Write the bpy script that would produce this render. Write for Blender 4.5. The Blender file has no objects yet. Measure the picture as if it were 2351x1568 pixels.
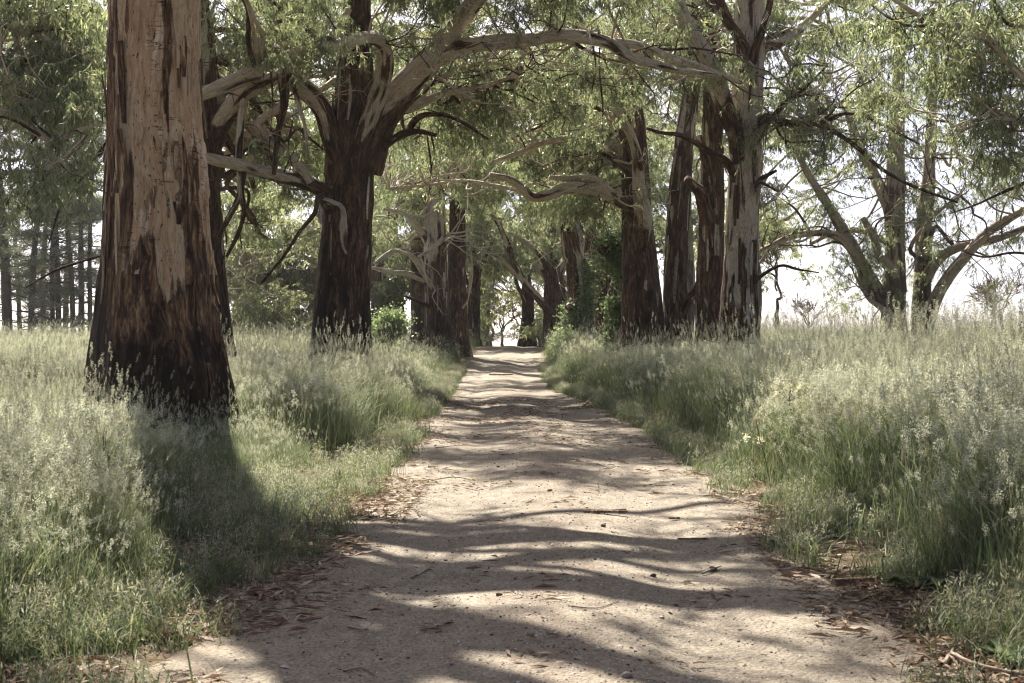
import bpy, math, random
import numpy as np
from mathutils import Vector, Matrix

# ------------------------------------------------------------------ camera, sky, sun, exposure
S = bpy.context.scene
COL = S.collection
F, CX, CY, H = 3265.0, 1175.5, 784.0, 1.5          # photo measured on a 2351 x 1568 grid, 50 mm lens
cam_d = bpy.data.cameras.new('camera')
cam_d.lens = 50.0
cam_d.sensor_width = 36.0
cam_d.clip_start, cam_d.clip_end = 0.1, 5000.0
cam_d.dof.use_dof = True
cam_d.dof.focus_distance = 26.0
cam_d.dof.aperture_fstop = 9.0
cam = bpy.data.objects.new('camera', cam_d)
cam.location = (0, 0, H)
cam.rotation_euler = (math.radians(90), 0, 0)
COL.objects.link(cam)
S.camera = cam

SUN_EL, SUN_AZ = math.radians(47), math.radians(-17.5)   # azimuth from +Y, negative = towards -X
world = bpy.data.worlds.new('World')
S.world = world
world.use_nodes = True
wn, wl = world.node_tree.nodes, world.node_tree.links
bgn = wn['Background']
sky = wn.new('ShaderNodeTexSky')
sky.sky_type = 'NISHITA'
sky.sun_disc = False
sky.sun_elevation = SUN_EL
sky.sun_rotation = SUN_AZ
sky.air_density = 0.22
sky.dust_density = 2.3
sky.ozone_density = 0.6
wl.new(sky.outputs[0], bgn.inputs[0])
bgn.inputs[1].default_value = 0.078

sun_d = bpy.data.lights.new('sun', 'SUN')
sun_d.energy = 5.0
sun_d.angle = math.radians(0.53)
sun_d.color = (1.0, 0.925, 0.82)
sun = bpy.data.objects.new('sun', sun_d)
sdir = Vector((math.sin(SUN_AZ) * math.cos(SUN_EL), math.cos(SUN_AZ) * math.cos(SUN_EL), math.sin(SUN_EL)))
sun.rotation_euler = sdir.to_track_quat('Z', 'Y').to_euler()
COL.objects.link(sun)

S.view_settings.view_transform = 'Standard'
S.view_settings.look = 'None'
S.view_settings.exposure = 1.86
S.view_settings.gamma = 1.0
S.view_settings.use_curve_mapping = False
cy = S.cycles
cy.max_bounces = 10
cy.diffuse_bounces = 8
cy.glossy_bounces = 2
cy.transmission_bounces = 8
cy.volume_bounces = 0
cy.transparent_max_bounces = 4
cy.sample_clamp_indirect = 6.0
cy.use_denoising = True
cy.denoising_prefilter = 'ACCURATE'
cy.pixel_filter_type = 'BLACKMAN_HARRIS'
cy.filter_width = 1.2

rng = np.random.default_rng(11)
random.seed(5)


# ------------------------------------------------------------------ helpers
def at(px, py, D):
    return np.array([(px - CX) * D / F, D, H - (py - CY) * D / F])


def _hash(ix, iy, iz, seed):
    h = (ix * 374761393 + iy * 668265263 + iz * 2147483647 + seed * 1274126177) & 0xFFFFFFFF
    h = ((h ^ (h >> 13)) * 1274126177) & 0xFFFFFFFF
    return ((h ^ (h >> 16)) & 0xFFFF) / 65535.0


def vnoise(x, y, z, seed=0):
    x, y, z = np.broadcast_arrays(np.asarray(x, float), np.asarray(y, float), np.asarray(z, float))
    ix, iy, iz = (np.floor(a).astype(np.int64) for a in (x, y, z))
    fx, fy, fz = x - ix, y - iy, z - iz
    fx, fy, fz = (f * f * (3 - 2 * f) for f in (fx, fy, fz))
    r = 0
    for dx in (0, 1):
        for dy in (0, 1):
            for dz in (0, 1):
                w = (fx if dx else 1 - fx) * (fy if dy else 1 - fy) * (fz if dz else 1 - fz)
                r = r + w * _hash(ix + dx, iy + dy, iz + dz, seed)
    return r


def sstep(a, b, x):
    t = np.clip((x - a) / (b - a), 0, 1)
    return t * t * (3 - 2 * t)


class MB:
    """gathers triangles, quads and per-vertex attributes, then builds ONE mesh object"""

    def __init__(self):
        self.v, self.q, self.t, self.qm, self.tm, self.n = [], [], [], [], [], 0
        self.at = {}

    def add(self, v, quads=None, tris=None, mat=0, **attrs):
        v = np.asarray(v, float).reshape(-1, 3)
        for k in attrs:
            if k not in self.at:
                self.at[k] = []
        for k, lst in self.at.items():
            a = attrs.get(k, 0.0)
            lst.append((self.n, a if isinstance(a, np.ndarray) else np.asarray(a, float), len(v)))
        self.v.append(v)
        if quads is not None and len(quads):
            self.q.append(np.asarray(quads, np.int64).reshape(-1, 4) + self.n)
            self.qm.append(np.full(len(self.q[-1]), mat))
        if tris is not None and len(tris):
            self.t.append(np.asarray(tris, np.int64).reshape(-1, 3) + self.n)
            self.tm.append(np.full(len(self.t[-1]), mat))
        self.n += len(v)

    def mesh(self, name, mats, smooth=False):
        me = bpy.data.meshes.new(name)
        v = np.concatenate(self.v) if self.v else np.zeros((0, 3))
        q = np.concatenate(self.q) if self.q else np.zeros((0, 4), np.int64)
        t = np.concatenate(self.t) if self.t else np.zeros((0, 3), np.int64)
        me.vertices.add(len(v))
        me.vertices.foreach_set('co', v.astype(np.float32).ravel())
        me.loops.add(q.size + t.size)
        me.polygons.add(len(q) + len(t))
        me.loops.foreach_set('vertex_index', np.concatenate([q.ravel(), t.ravel()]).astype(np.int32))
        me.polygons.foreach_set('loop_start', np.concatenate([np.arange(len(q)) * 4, q.size + np.arange(len(t)) * 3]).astype(np.int32))
        mi = np.concatenate([*(self.qm or [np.zeros(0)]), *(self.tm or [np.zeros(0)])]).astype(np.int32)
        me.polygons.foreach_set('material_index', mi)
        me.polygons.foreach_set('use_smooth', np.full(len(q) + len(t), smooth))
        for k, lst in self.at.items():
            first = next((a for _, a, _ in lst if a.ndim == 2 or (a.ndim == 1 and a.size == 3 and k in VEC)), None)
            if k in VEC:
                arr = np.zeros((self.n, 3), np.float32)
                for s, a, n in lst:
                    arr[s:s + n] = a
                me.attributes.new(k, 'FLOAT_VECTOR', 'POINT').data.foreach_set('vector', arr.ravel())
            elif k in INT:
                arr = np.zeros(self.n, np.int32)
                for s, a, n in lst:
                    arr[s:s + n] = a
                me.attributes.new(k, 'INT', 'POINT').data.foreach_set('value', arr)
            else:
                arr = np.zeros(self.n, np.float32)
                for s, a, n in lst:
                    arr[s:s + n] = a
                me.attributes.new(k, 'FLOAT', 'POINT').data.foreach_set('value', arr)
        for m in (mats if isinstance(mats, (list, tuple)) else [mats]):
            me.materials.append(m)
        me.update(calc_edges=True)
        return me

    def build(self, name, mats, parent=None, smooth=False, kind=None):
        o = bpy.data.objects.new(name, self.mesh(name, mats, smooth))
        COL.objects.link(o)
        if parent is not None:
            o.parent = parent
            if parent.parent is None:
                o.matrix_parent_inverse = Matrix.Translation(parent.location).inverted()
        if kind:
            o['kind'] = kind
        return o


VEC, INT = {'bk', 'rot', 'col'}, {'proto', 'idx'}


def thing(name, label, cat, loc, group=None):
    o = bpy.data.objects.new(name, None)
    COL.objects.link(o)
    o.location = loc
    o.matrix_world.translation = Vector(loc)
    o.empty_display_size = 0.3
    o['label'], o['category'] = label, cat
    if group:
        o['group'] = group
    return o


def tag(o, label, cat, group=None):
    o['label'], o['category'] = label, cat
    if group:
        o['group'] = group
    return o


def spline(P, R, step):
    """Catmull-Rom through P, radii interpolated; rings about `step` apart"""
    P = np.asarray(P, float)
    R = np.asarray(R, float)
    if len(P) == 2:
        P = np.array([P[0], (P[0] + P[1]) / 2, P[1]])
        R = np.array([R[0], (R[0] + R[1]) / 2, R[1]])
    E = np.vstack([2 * P[0] - P[1], P, 2 * P[-1] - P[-2]])
    out, rad = [], []
    for i in range(len(P) - 1):
        p0, p1, p2, p3 = E[i:i + 4]
        n = max(2, int(math.ceil(np.linalg.norm(p2 - p1) / step)))
        t = np.linspace(0, 1, n, endpoint=False)[:, None]
        out.append(.5 * (2 * p1 + (p2 - p0) * t + (2 * p0 - 5 * p1 + 4 * p2 - p3) * t ** 2 + (3 * p1 - p0 - 3 * p2 + p3) * t ** 3))
        rad.append(R[i] + (R[i + 1] - R[i]) * t[:, 0])
    out.append(P[-1:])
    rad.append(R[-1:])
    return np.vstack(out), np.concatenate(rad)


def frames(C):
    T = np.gradient(C, axis=0)
    T /= np.linalg.norm(T, axis=1)[:, None] + 1e-9
    U = np.zeros_like(T)
    a = np.array([1., 0, 0]) if abs(T[0, 0]) < .8 else np.array([0, 1., 0])
    u = a - T[0] * (a @ T[0])
    U[0] = u / np.linalg.norm(u)
    for i in range(1, len(T)):
        u = U[i - 1] - T[i] * (U[i - 1] @ T[i])
        U[i] = u / (np.linalg.norm(u) + 1e-9)
    return T, U, np.cross(T, U)


def tube(mb, P, R, seg=8, step=.3, mat=0, char=(0, 0), lump=.08, ridge=0.0, lobes=None, seed=None, cap=True, charfn=None, side=0.0, rootdark=0.0):
    """a bark-covered tube; char = how much rough dark bark it carries from start to end"""
    if seed is None:
        seed = int(rng.integers(1 << 20))
    C, rad = spline(P, R, step)
    n = len(C)
    T, U, V = frames(C)
    th = np.linspace(0, 2 * math.pi, seg, endpoint=False)
    L = np.concatenate([[0], np.cumsum(np.linalg.norm(np.diff(C, axis=0), axis=1))])
    ct, st = np.cos(th)[None, :], np.sin(th)[None, :]
    r0 = rad[:, None]
    rr = r0 * (1 + lump * 2 * (vnoise(ct * 1.1 + 7, st * 1.1 + 3, L[:, None] / (rad.mean() * 3.0 + .05), seed) - .5))
    ch = np.linspace(char[0], char[1], n)[:, None] + 0 * ct
    if rootdark:
        ch = ch + (.95 - ch) * np.clip(1.25 - L[:, None] / rootdark, 0, 1)
    if charfn is not None:
        ch = charfn(C[:, 2])[:, None] + 0 * ct
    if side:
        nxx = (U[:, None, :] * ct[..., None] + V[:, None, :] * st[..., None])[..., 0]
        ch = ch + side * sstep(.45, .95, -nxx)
    if lobes is not None:
        rr = rr * (1 + lobes(L)[:, None] * (vnoise(ct * 2.1, st * 2.1, L[:, None] * .3, seed + 5) - .45) * 2)
    kk, mk, b2 = .5 + 1.5 * (ch - .5), 0, 0
    if seg >= 8:
     wz = L[:, None] + .35 * (vnoise(ct * r0 / .35, st * r0 / .35, L[:, None] / .8, seed + 41) - .5)
     wu = .10 * (vnoise(ct * r0 / .5, st * r0 / .5, L[:, None] / .45, seed + 43) - .5)
     b1 = vnoise(ct * r0 / .24 + wu * 3, st * r0 / .24, wz / 1.5, seed + 51)
     b2 = vnoise(ct * r0 / .08 + wu * 9, st * r0 / .08, wz / .75, seed + 53)
     b3 = vnoise(ct * r0 / .035 + wu * 14, st * r0 / .035, wz / .4, seed + 55)
     kk = .5 + 1.5 * (ch - .5) + 1.9 * (b1 - .5) + 1.35 * (b2 - .5) + .8 * (b3 - .5) + 2.2 * np.clip(ch - .8, 0, .2)
     mk = sstep(.42, .58, kk)
    if ridge > 0:
        rr = rr + ridge * .55 * mk * (.6 + .8 * b2)
        k = np.clip(ch, .25, 1)
        f1 = vnoise(ct * r0 / .055, st * r0 / .055, L[:, None] / .75, seed + 9)
        f2 = vnoise(ct * r0 / .12 + 9, st * r0 / .12, L[:, None] / 1.4, seed + 19)
        f3 = vnoise(ct * r0 / .3 + 4, st * r0 / .3, L[:, None] / .9, seed + 29)
        rr = rr + ridge * k * ((np.abs(f1 - .5) * 2) * .5 + (np.abs(f2 - .5) * 2) * .9 - .6) + ridge * .8 * (sstep(.5, .56, f3) - .5)
    X = C[:, None, :] + U[:, None, :] * (ct * rr)[..., None] + V[:, None, :] * (st * rr)[..., None]
    bk = np.stack([ct * r0 + seed % 97, st * r0 + seed % 53, L[:, None] + 0 * ct + seed % 31], -1)
    i = np.arange(n - 1)[:, None] * seg
    j = np.arange(seg)[None, :]
    q = np.stack([i + j, i + (j + 1) % seg, i + seg + (j + 1) % seg, i + seg + j], -1).reshape(-1, 4)
    v = X.reshape(-1, 3)
    bkv, chv, mkv = bk.reshape(-1, 3), ch.reshape(-1), kk.reshape(-1)
    tris = None
    if cap:
        v = np.vstack([v, C[-1] + T[-1] * rad[-1] * .3])
        bkv = np.vstack([bkv, bkv[-1]])
        chv = np.append(chv, chv[-1])
        mkv = np.append(mkv, mkv[-1])
        a = (n - 1) * seg
        tris = [(a + k, a + (k + 1) % seg, n * seg) for k in range(seg)]
    mb.add(v, q, tris, mat, bk=bkv, char=chv, flake=mkv)
    return C, rad


# ------------------------------------------------------------------ node materials
def new_mat(name):
    m = bpy.data.materials.new(name)
    m.use_nodes = True
    nt = m.node_tree
    nt.nodes.clear()
    return m, nt


class N:
    def __init__(self, nt):
        self.nt = nt

    def __call__(self, typ, ins=None, **props):
        n = self.nt.nodes.new(typ)
        for k, v in props.items():
            setattr(n, k, v)
        for k, v in (ins or {}).items():
            s = n.inputs[k]
            if isinstance(v, bpy.types.NodeSocket):
                self.nt.links.new(v, s)
            else:
                s.default_value = v
        return n

    def math(self, op, a, b=0.0, c=0.0, clamp=False):
        return self('ShaderNodeMath', {0: a, 1: b, 2: c}, operation=op, use_clamp=clamp).outputs[0]

    def noise(self, vec, scale=1.0, detail=3.0, rough=.55, dim='3D'):
        return self('ShaderNodeTexNoise', {'Vector': vec, 'Scale': scale, 'Detail': detail, 'Roughness': rough}).outputs[0]

    def vmul(self, vec, k):
        return self('ShaderNodeVectorMath', {0: vec, 1: k}, operation='MULTIPLY').outputs[0]

    def ramp(self, fac, stops):
        n = self('ShaderNodeValToRGB', {0: fac})
        e = n.color_ramp.elements
        while len(e) < len(stops):
            e.new(.5)
        for el, (p, c) in zip(e, stops):
            el.position = p
            el.color = (*c, 1)
        return n.outputs[0]

    def mix(self, fac, a, b, blend='MIX'):
        n = self('ShaderNodeMix', data_type='RGBA', blend_type=blend)
        for k, v in ((0, fac), (6, a), (7, b)):
            if isinstance(v, bpy.types.NodeSocket):
                self.nt.links.new(v, n.inputs[k])
            else:
                n.inputs[k].default_value = v if k == 0 else (*v, 1)
        return n.outputs[2]

    def attr(self, name, out='Fac'):
        return self('ShaderNodeAttribute', attribute_name=name).outputs[out]

    def out(self, sh):
        o = self('ShaderNodeOutputMaterial')
        self.nt.links.new(sh, o.inputs[0])


def bark_mat(name, pale, dark, bump=.6):
    m, nt = new_mat(name)
    n = N(nt)
    bk, ch = n.attr('bk', 'Vector'), n.attr('char')
    warp = n('ShaderNodeTexNoise', {'Vector': n.vmul(bk, (2.5, 2.5, 1.6)), 'Scale': 1.0, 'Detail': 2.0}).outputs['Color']
    wv = n('ShaderNodeVectorMath', {0: n.vmul(warp, (.22, .22, .5)), 1: bk}, operation='ADD').outputs[0]
    streak = n.noise(n.vmul(wv, (15, 15, 1.5)), 1, 5, .65)
    fine = n.noise(n.vmul(wv, (52, 52, 7)), 1, 3, .65)
    blot = n.noise(n.vmul(wv, (2.4, 2.4, 1.0)), 1, 4, .62)
    fl = n.attr('flake')
    k = n.math('ADD', fl, n.math('MULTIPLY_ADD', n.math('SUBTRACT', fine, .5), .5, n.math('MULTIPLY', n.math('SUBTRACT', streak, .5), .55)))
    msk = n('ShaderNodeMapRange', {0: k, 1: .44, 2: .56}, interpolation_type='SMOOTHSTEP').outputs[0]
    pc = n.ramp(n.math('MULTIPLY_ADD', streak, .4, n.math('MULTIPLY', blot, .6)), [(.37, pale[0]), (.46, pale[1]), (.54, pale[2]), (.63, pale[3])])
    pc = n.mix(n.math('MULTIPLY', n.math('GREATER_THAN', fine, .63), .4), pc, dark[2])
    dc = n.ramp(n.math('MULTIPLY_ADD', fine, .3, n.math('MULTIPLY', streak, .7)), [(.36, dark[0]), (.47, dark[1]), (.56, dark[2]), (.67, dark[3])])
    burn = n('ShaderNodeMapRange', {0: n.math('MULTIPLY_ADD', n.math('SUBTRACT', blot, .5), 2.2, ch), 1: .95, 2: 1.4}).outputs[0]
    dc = n.mix(n.math('MULTIPLY', burn, .85), dc, dark[0])
    pc = n.mix(1.0, pc, n.ramp(n.noise(n.vmul(wv, (26, 26, 1.1)), 1, 4, .7), [(.34, (.66, .6, .53)), (.45, (.93, .91, .88)), (.6, (1.1, 1.08, 1.05))]), 'MULTIPLY')
    speck = n.noise(n.vmul(wv, (34, 34, 13)), 1, 2, .6)
    pc = n.mix(n('ShaderNodeMapRange', {0: speck, 1: .64, 2: .7}).outputs[0], pc, dark[1])
    crk = n('ShaderNodeMapRange', {0: n.math('ABSOLUTE', n.math('SUBTRACT', n.noise(n.vmul(bk, (1.6, 1.6, 6.0)), 1, 3, .6), .5)), 1: .014, 2: .004}).outputs[0]
    crk = n.math('MULTIPLY', crk, n('ShaderNodeMapRange', {0: blot, 1: .54, 2: .62}).outputs[0])
    c = n.mix(msk, pc, dc)
    c = n.mix(n.math('MULTIPLY', crk, .8), c, dark[0])
    rim = n('ShaderNodeMapRange', {0: n.math('ABSOLUTE', n.math('SUBTRACT', k, .44)), 1: .07, 2: 0.0}).outputs[0]
    c = n.mix(n.math('MULTIPLY', rim, .5), c, dark[0])
    hgt = n.math('MULTIPLY_ADD', streak, n.math('MULTIPLY_ADD', msk, 1.0, .15), n.math('MULTIPLY_ADD', fine, .25, n.math('MULTIPLY', msk, .35)))
    b = n('ShaderNodeBump', {'Height': hgt, 'Strength': bump, 'Distance': .05})
    p = n('ShaderNodeBsdfPrincipled', {'Base Color': c, 'Roughness': .85, 'Normal': b.outputs[0]})
    p.inputs['Specular IOR Level'].default_value = .25
    n.out(p.outputs[0])
    return m


def leaf_mat(name, stops, transl=.45, gloss=.35):
    m, nt = new_mat(name)
    n = N(nt)
    t = n.math('MULTIPLY_ADD', n('ShaderNodeObjectInfo').outputs['Random'], .45, n.math('MULTIPLY', n.attr('tint'), .55))
    c = n.ramp(t, stops)
    p = n('ShaderNodeBsdfPrincipled', {'Base Color': c, 'Roughness': gloss})
    p.inputs['Specular IOR Level'].default_value = .55
    tr = n('ShaderNodeBsdfTranslucent', {'Color': n.mix(1.0, c, (1.5, 1.5, 1.08), 'MULTIPLY')})
    x = n('ShaderNodeMixShader', {0: transl, 1: p.outputs[0], 2: tr.outputs[0]})
    n.out(x.outputs[0])
    return m


def col_mat(name, transl=.4, rough=.6, var=.35):
    """colour comes from the per-vertex colour of the plant piece itself, varied a little per clump"""
    m, nt = new_mat(name)
    n = N(nt)
    c = n.attr('col', 'Color')
    r = n('ShaderNodeObjectInfo').outputs['Random']
    c = n('ShaderNodeHueSaturation', {'Hue': n.math('MULTIPLY_ADD', r, .05, .475), 'Saturation': n.math('MULTIPLY_ADD', r, -.3, 1.0),
                                      'Value': n.math('MULTIPLY_ADD', r, var, 1 - var / 2), 'Color': c}).outputs[0]
    p = n('ShaderNodeBsdfPrincipled', {'Base Color': c, 'Roughness': rough})
    p.inputs['Specular IOR Level'].default_value = .25
    s = p.outputs[0]
    if transl > 0:
        tr = n('ShaderNodeBsdfTranslucent', {'Color': n.mix(1.0, c, (1.15, 1.15, .85), 'MULTIPLY')})
        s = n('ShaderNodeMixShader', {0: transl, 1: s, 2: tr.outputs[0]}).outputs[0]
    n.out(s)
    return m


PALE = [(.25, .22, .175), (.49, .45, .38), (.40, .335, .255), (.61, .57, .49)]
DARK = [(.012, .009, .007), (.045, .028, .019), (.135, .078, .045), (.32, .21, .125)]
M = {}
M['bark'] = bark_mat('gum_bark', PALE, DARK)
M['bark_big'] = bark_mat('gum_bark_weathered', [(.25, .165, .10), (.50, .39, .265), (.42, .28, .16), (.62, .525, .39)],
                         [(.018, .012, .009), (.07, .042, .026), (.22, .128, .065), (.45, .30, .17)], .9)
M['bark_grey'] = bark_mat('grey_bark', [(.2, .17, .14), (.36, .31, .255), (.29, .235, .18), (.46, .40, .33)],
                          [(.025, .02, .016), (.06, .046, .035), (.13, .095, .068), (.27, .2, .145)])
M['pine_bark'] = bark_mat('pine_bark', [(.09, .08, .07), (.12, .105, .09), (.14, .12, .105), (.17, .15, .13)],
                          [(.045, .038, .033), (.07, .06, .05), (.1, .085, .07), (.15, .125, .105)])  # paler grey than pine bark: distance haze painted into the colour
M['leaf'] = leaf_mat('gum_leaf', [(.05, (.07, .095, .052)), (.4, (.155, .185, .115)), (.7, (.235, .262, .175)), (.93, (.315, .325, .225)), (.985, (.36, .18, .07))], .5, .32)
M['leaf_far'] = leaf_mat('far_gum_leaf', [(.05, (.11, .128, .082)), (.45, (.18, .2, .125)), (.8, (.245, .26, .165)), (.97, (.3, .29, .19))], .58)  # lighter version of gum_leaf, with distance haze put into the colour
M['leaf_pine'] = leaf_mat('pine_needles', [(.1, (.09, .11, .09)), (.6, (.13, .15, .12)), (.95, (.17, .185, .145))], .5, .5)  # needles lightened and greyed so the haze over the pines is in their colour
M['leaf_ivy'] = leaf_mat('ivy_leaf', [(.05, (.07, .10, .055)), (.5, (.13, .175, .095)), (.95, (.22, .27, .155))], .5, .55)
M['grass'] = col_mat('grass_blades', .4)
M['litter'] = col_mat('dead_leaf', .1, .8, .5)
M['stone'] = col_mat('pebble', 0, .9, .5)


def ground_mat():
    m, nt = new_mat('litter_and_soil')
    n = N(nt)
    g = n('ShaderNodeNewGeometry').outputs['Position']
    a, b = n.noise(g, 1.3, 5, .65), n.noise(g, 16, 5, .7)
    c = n.ramp(n.math('MULTIPLY_ADD', b, .6, n.math('MULTIPLY', a, .4)), [(.35, (.055, .045, .028)), (.5, (.11, .088, .055)), (.62, (.17, .13, .085))])
    far = n('ShaderNodeMapRange', {0: n('ShaderNodeSeparateXYZ', {0: g}).outputs[1], 1: 20, 2: 90}).outputs[0]
    c = n.mix(far, c, n.ramp(a, [(.3, (.12, .12, .06)), (.7, (.22, .21, .12))]))
    bp = n('ShaderNodeBump', {'Height': b, 'Strength': .8, 'Distance': .04})
    p = n('ShaderNodeBsdfPrincipled', {'Base Color': c, 'Roughness': .95, 'Normal': bp.outputs[0]})
    p.inputs['Specular IOR Level'].default_value = .1
    n.out(p.outputs[0])
    return m


def track_mat():
    m, nt = new_mat('pale_gravel')
    n = N(nt)
    g = n('ShaderNodeNewGeometry').outputs['Position']
    lat = n.attr('lat')
    al = n.math('ABSOLUTE', lat)
    big, mid, fine = n.noise(g, .8, 4, .6), n.noise(n.vmul(g, (9, 5, 9)), 1, 4, .7), n.noise(g, 70, 3, .75)
    vor = n('ShaderNodeTexVoronoi', {'Vector': g, 'Scale': 48.0}, feature='F1')
    c = n.ramp(n.math('MULTIPLY_ADD', fine, .55, n.math('MULTIPLY', mid, .45)), [(.33, (.10, .083, .06)), (.46, (.226, .197, .15)), (.58, (.328, .294, .23)), (.7, (.455, .412, .335))])
    c = n.mix(n.math('MULTIPLY', n('ShaderNodeMapRange', {0: vor.outputs['Distance'], 1: .5, 2: .75}).outputs[0], .55), c, (.10, .075, .055))
    edge = n('ShaderNodeMapRange', {0: n.math('MULTIPLY_ADD', n.math('SUBTRACT', big, .5), 1.6, al), 1: 1.4, 2: 2.05}).outputs[0]
    c = n.mix(n.math('MULTIPLY', edge, .6), c, n.ramp(mid, [(.35, (.08, .055, .035)), (.6, (.2, .14, .09))]))
    ctr = n('ShaderNodeMapRange', {0: n.math('MULTIPLY_ADD', n.math('SUBTRACT', mid, .5), 1.2, al), 1: .5, 2: .05}).outputs[0]
    c = n.mix(n.math('MULTIPLY', ctr, .35), c, (.19, .145, .105))
    c = n.mix(n('ShaderNodeMapRange', {0: big, 1: .35, 2: .7}).outputs[0], n.mix(.25, c, (.2, .16, .13)), c)
    hh = n.math('MULTIPLY_ADD', vor.outputs['Distance'], -.7, n.math('MULTIPLY_ADD', mid, 1.2, fine))
    bp = n('ShaderNodeBump', {'Height': hh, 'Strength': .75, 'Distance': .018})
    p = n('ShaderNodeBsdfPrincipled', {'Base Color': c, 'Roughness': .93, 'Normal': bp.outputs[0]})
    p.inputs['Specular IOR Level'].default_value = .2
    n.out(p.outputs[0])
    return m


M['ground'], M['track'] = ground_mat(), track_mat()

# ------------------------------------------------------------------ terrain
_yy = np.arange(-60, 1200, 1.0)


def _prof(pts, w=9):
    z = np.interp(_yy, [p[0] for p in pts], [p[1] for p in pts])
    return np.convolve(np.pad(z, w // 2, mode='edge'), np.ones(w) / w, 'valid')


ZR = _prof([(-60, 0), (6, 0), (14, .12), (24, .26), (32, .2), (42, .02), (50, .04), (70, .72), (86, 1.2), (96, 1.16), (118, .3), (160, -1.2), (400, -4), (1200, -6)])
ZL = _prof([(-60, 0), (0, .05), (30, .35), (60, .75), (110, 1.55), (200, 1.9), (400, 1.5), (1200, 0)])
ZQ = _prof([(-60, .5), (0, .55), (25, .50), (45, .50), (60, .58), (110, 1.2), (200, 1.2), (1200, 0)])
XC = _prof([(-60, .1), (5, .1), (15, .42), (26, .18), (50, -.42), (70, -.3), (86, -.12), (120, .2), (400, 1), (1200, 2)])


def xc(y):
    return np.interp(y, _yy, XC)


def zg(x, y):
    x, y = np.asarray(x, float), np.asarray(y, float)
    lat = x - xc(y)
    zr = np.interp(y, _yy, ZR)
    side = np.where(lat < 0, np.interp(y, _yy, ZL), np.interp(y, _yy, ZQ))
    bank = np.where(lat < 0, .1 * sstep(1.7, 3.0, -lat), .16 * sstep(1.7, 3.2, lat))
    w = sstep(2.0, np.where(lat < 0, 14.0, 8.0), np.abs(lat))
    w = np.where(y > 100, w * .7, w)
    z = zr * (1 - w) + side * w + bank * (1 - w)
    z = z + .10 * (vnoise(x * .35, y * .35, 0, 3) - .5) * sstep(1.8, 4, np.abs(lat)) + .5 * (vnoise(x * .03, y * .03, 0, 4) - .5) * sstep(6, 30, np.abs(lat))
    return z


def grid_mesh(xs, ys, zf, latf=None):
    mb = MB()
    X, Y = np.meshgrid(xs, ys)
    Z = zf(X, Y)
    nx = len(xs)
    i, j = np.meshgrid(np.arange(len(ys) - 1), np.arange(nx - 1), indexing='ij')
    a = (i * nx + j).ravel()
    mb.add(np.stack([X, Y, Z], -1), np.stack([a, a + 1, a + nx + 1, a + nx], -1))
    return mb


gx = np.unique(np.concatenate([np.linspace(-900, -60, 20), np.linspace(-60, -10, 50), np.linspace(-10, 10, 81), np.linspace(10, 60, 50), np.linspace(60, 900, 20)]))
gy = np.unique(np.concatenate([np.linspace(-60, 0, 20), np.linspace(0, 130, 391), np.linspace(130, 1150, 60)]))


def z_ground(x, y):
    lat = np.abs(x - xc(y))
    return zg(x, y) - .07 * (1 - sstep(1.55, 1.95, lat))


ground = grid_mesh(gx, gy, z_ground).build('ground', M['ground'], smooth=True, kind='structure')


def track_z(lat, y, x):
    rut = .035 * np.exp(-(lat / .4) ** 2) - .03 * np.exp(-((np.abs(lat) - .85) / .3) ** 2)
    return zg(x, y) + rut + .012 * (vnoise(x * 5, y * 3, 0, 8) - .5) + .03 * (vnoise(x * 1.2, y * .8, 0, 18) - .5) + .006


mbt = MB()
ty = np.concatenate([np.arange(0, 30, .1), np.arange(30, 130.1, .4)])
tl = np.linspace(-1, 1, 49)
Ty, Tl = np.meshgrid(ty, tl, indexing='ij')
hw = 1.95 + .14 * np.exp(-(Ty / 9.0) ** 2) * (Tl < 0) + .26 * (vnoise(Ty * .55, Tl > 0, 0, 21) - .5) * 2 + .12 * (vnoise(Ty * 2.3, Tl > 0, 0, 22) - .5)
Lt = Tl * hw
Tx = xc(Ty) + Lt
Tz = track_z(Lt, Ty, Tx) - .06 * sstep(.93, 1.0, np.abs(Tl))
nx = len(tl)
i, j = np.meshgrid(np.arange(len(ty) - 1), np.arange(nx - 1), indexing='ij')
a = (i * nx + j).ravel()
mbt.add(np.stack([Tx, Ty, Tz], -1), np.stack([a, a + 1, a + nx + 1, a + nx], -1), lat=Lt.ravel())
track = mbt.build('gravel_track', M['track'], smooth=True, kind='structure')


def ztop(x, y):
    """ground or track surface height"""
    lat = x - xc(y)
    return np.where(np.abs(lat) < 1.6, track_z(lat, y, x), zg(x, y))


# ------------------------------------------------------------------ scattering (geometry nodes, prototypes inside the same mesh)
_gn = {}


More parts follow.
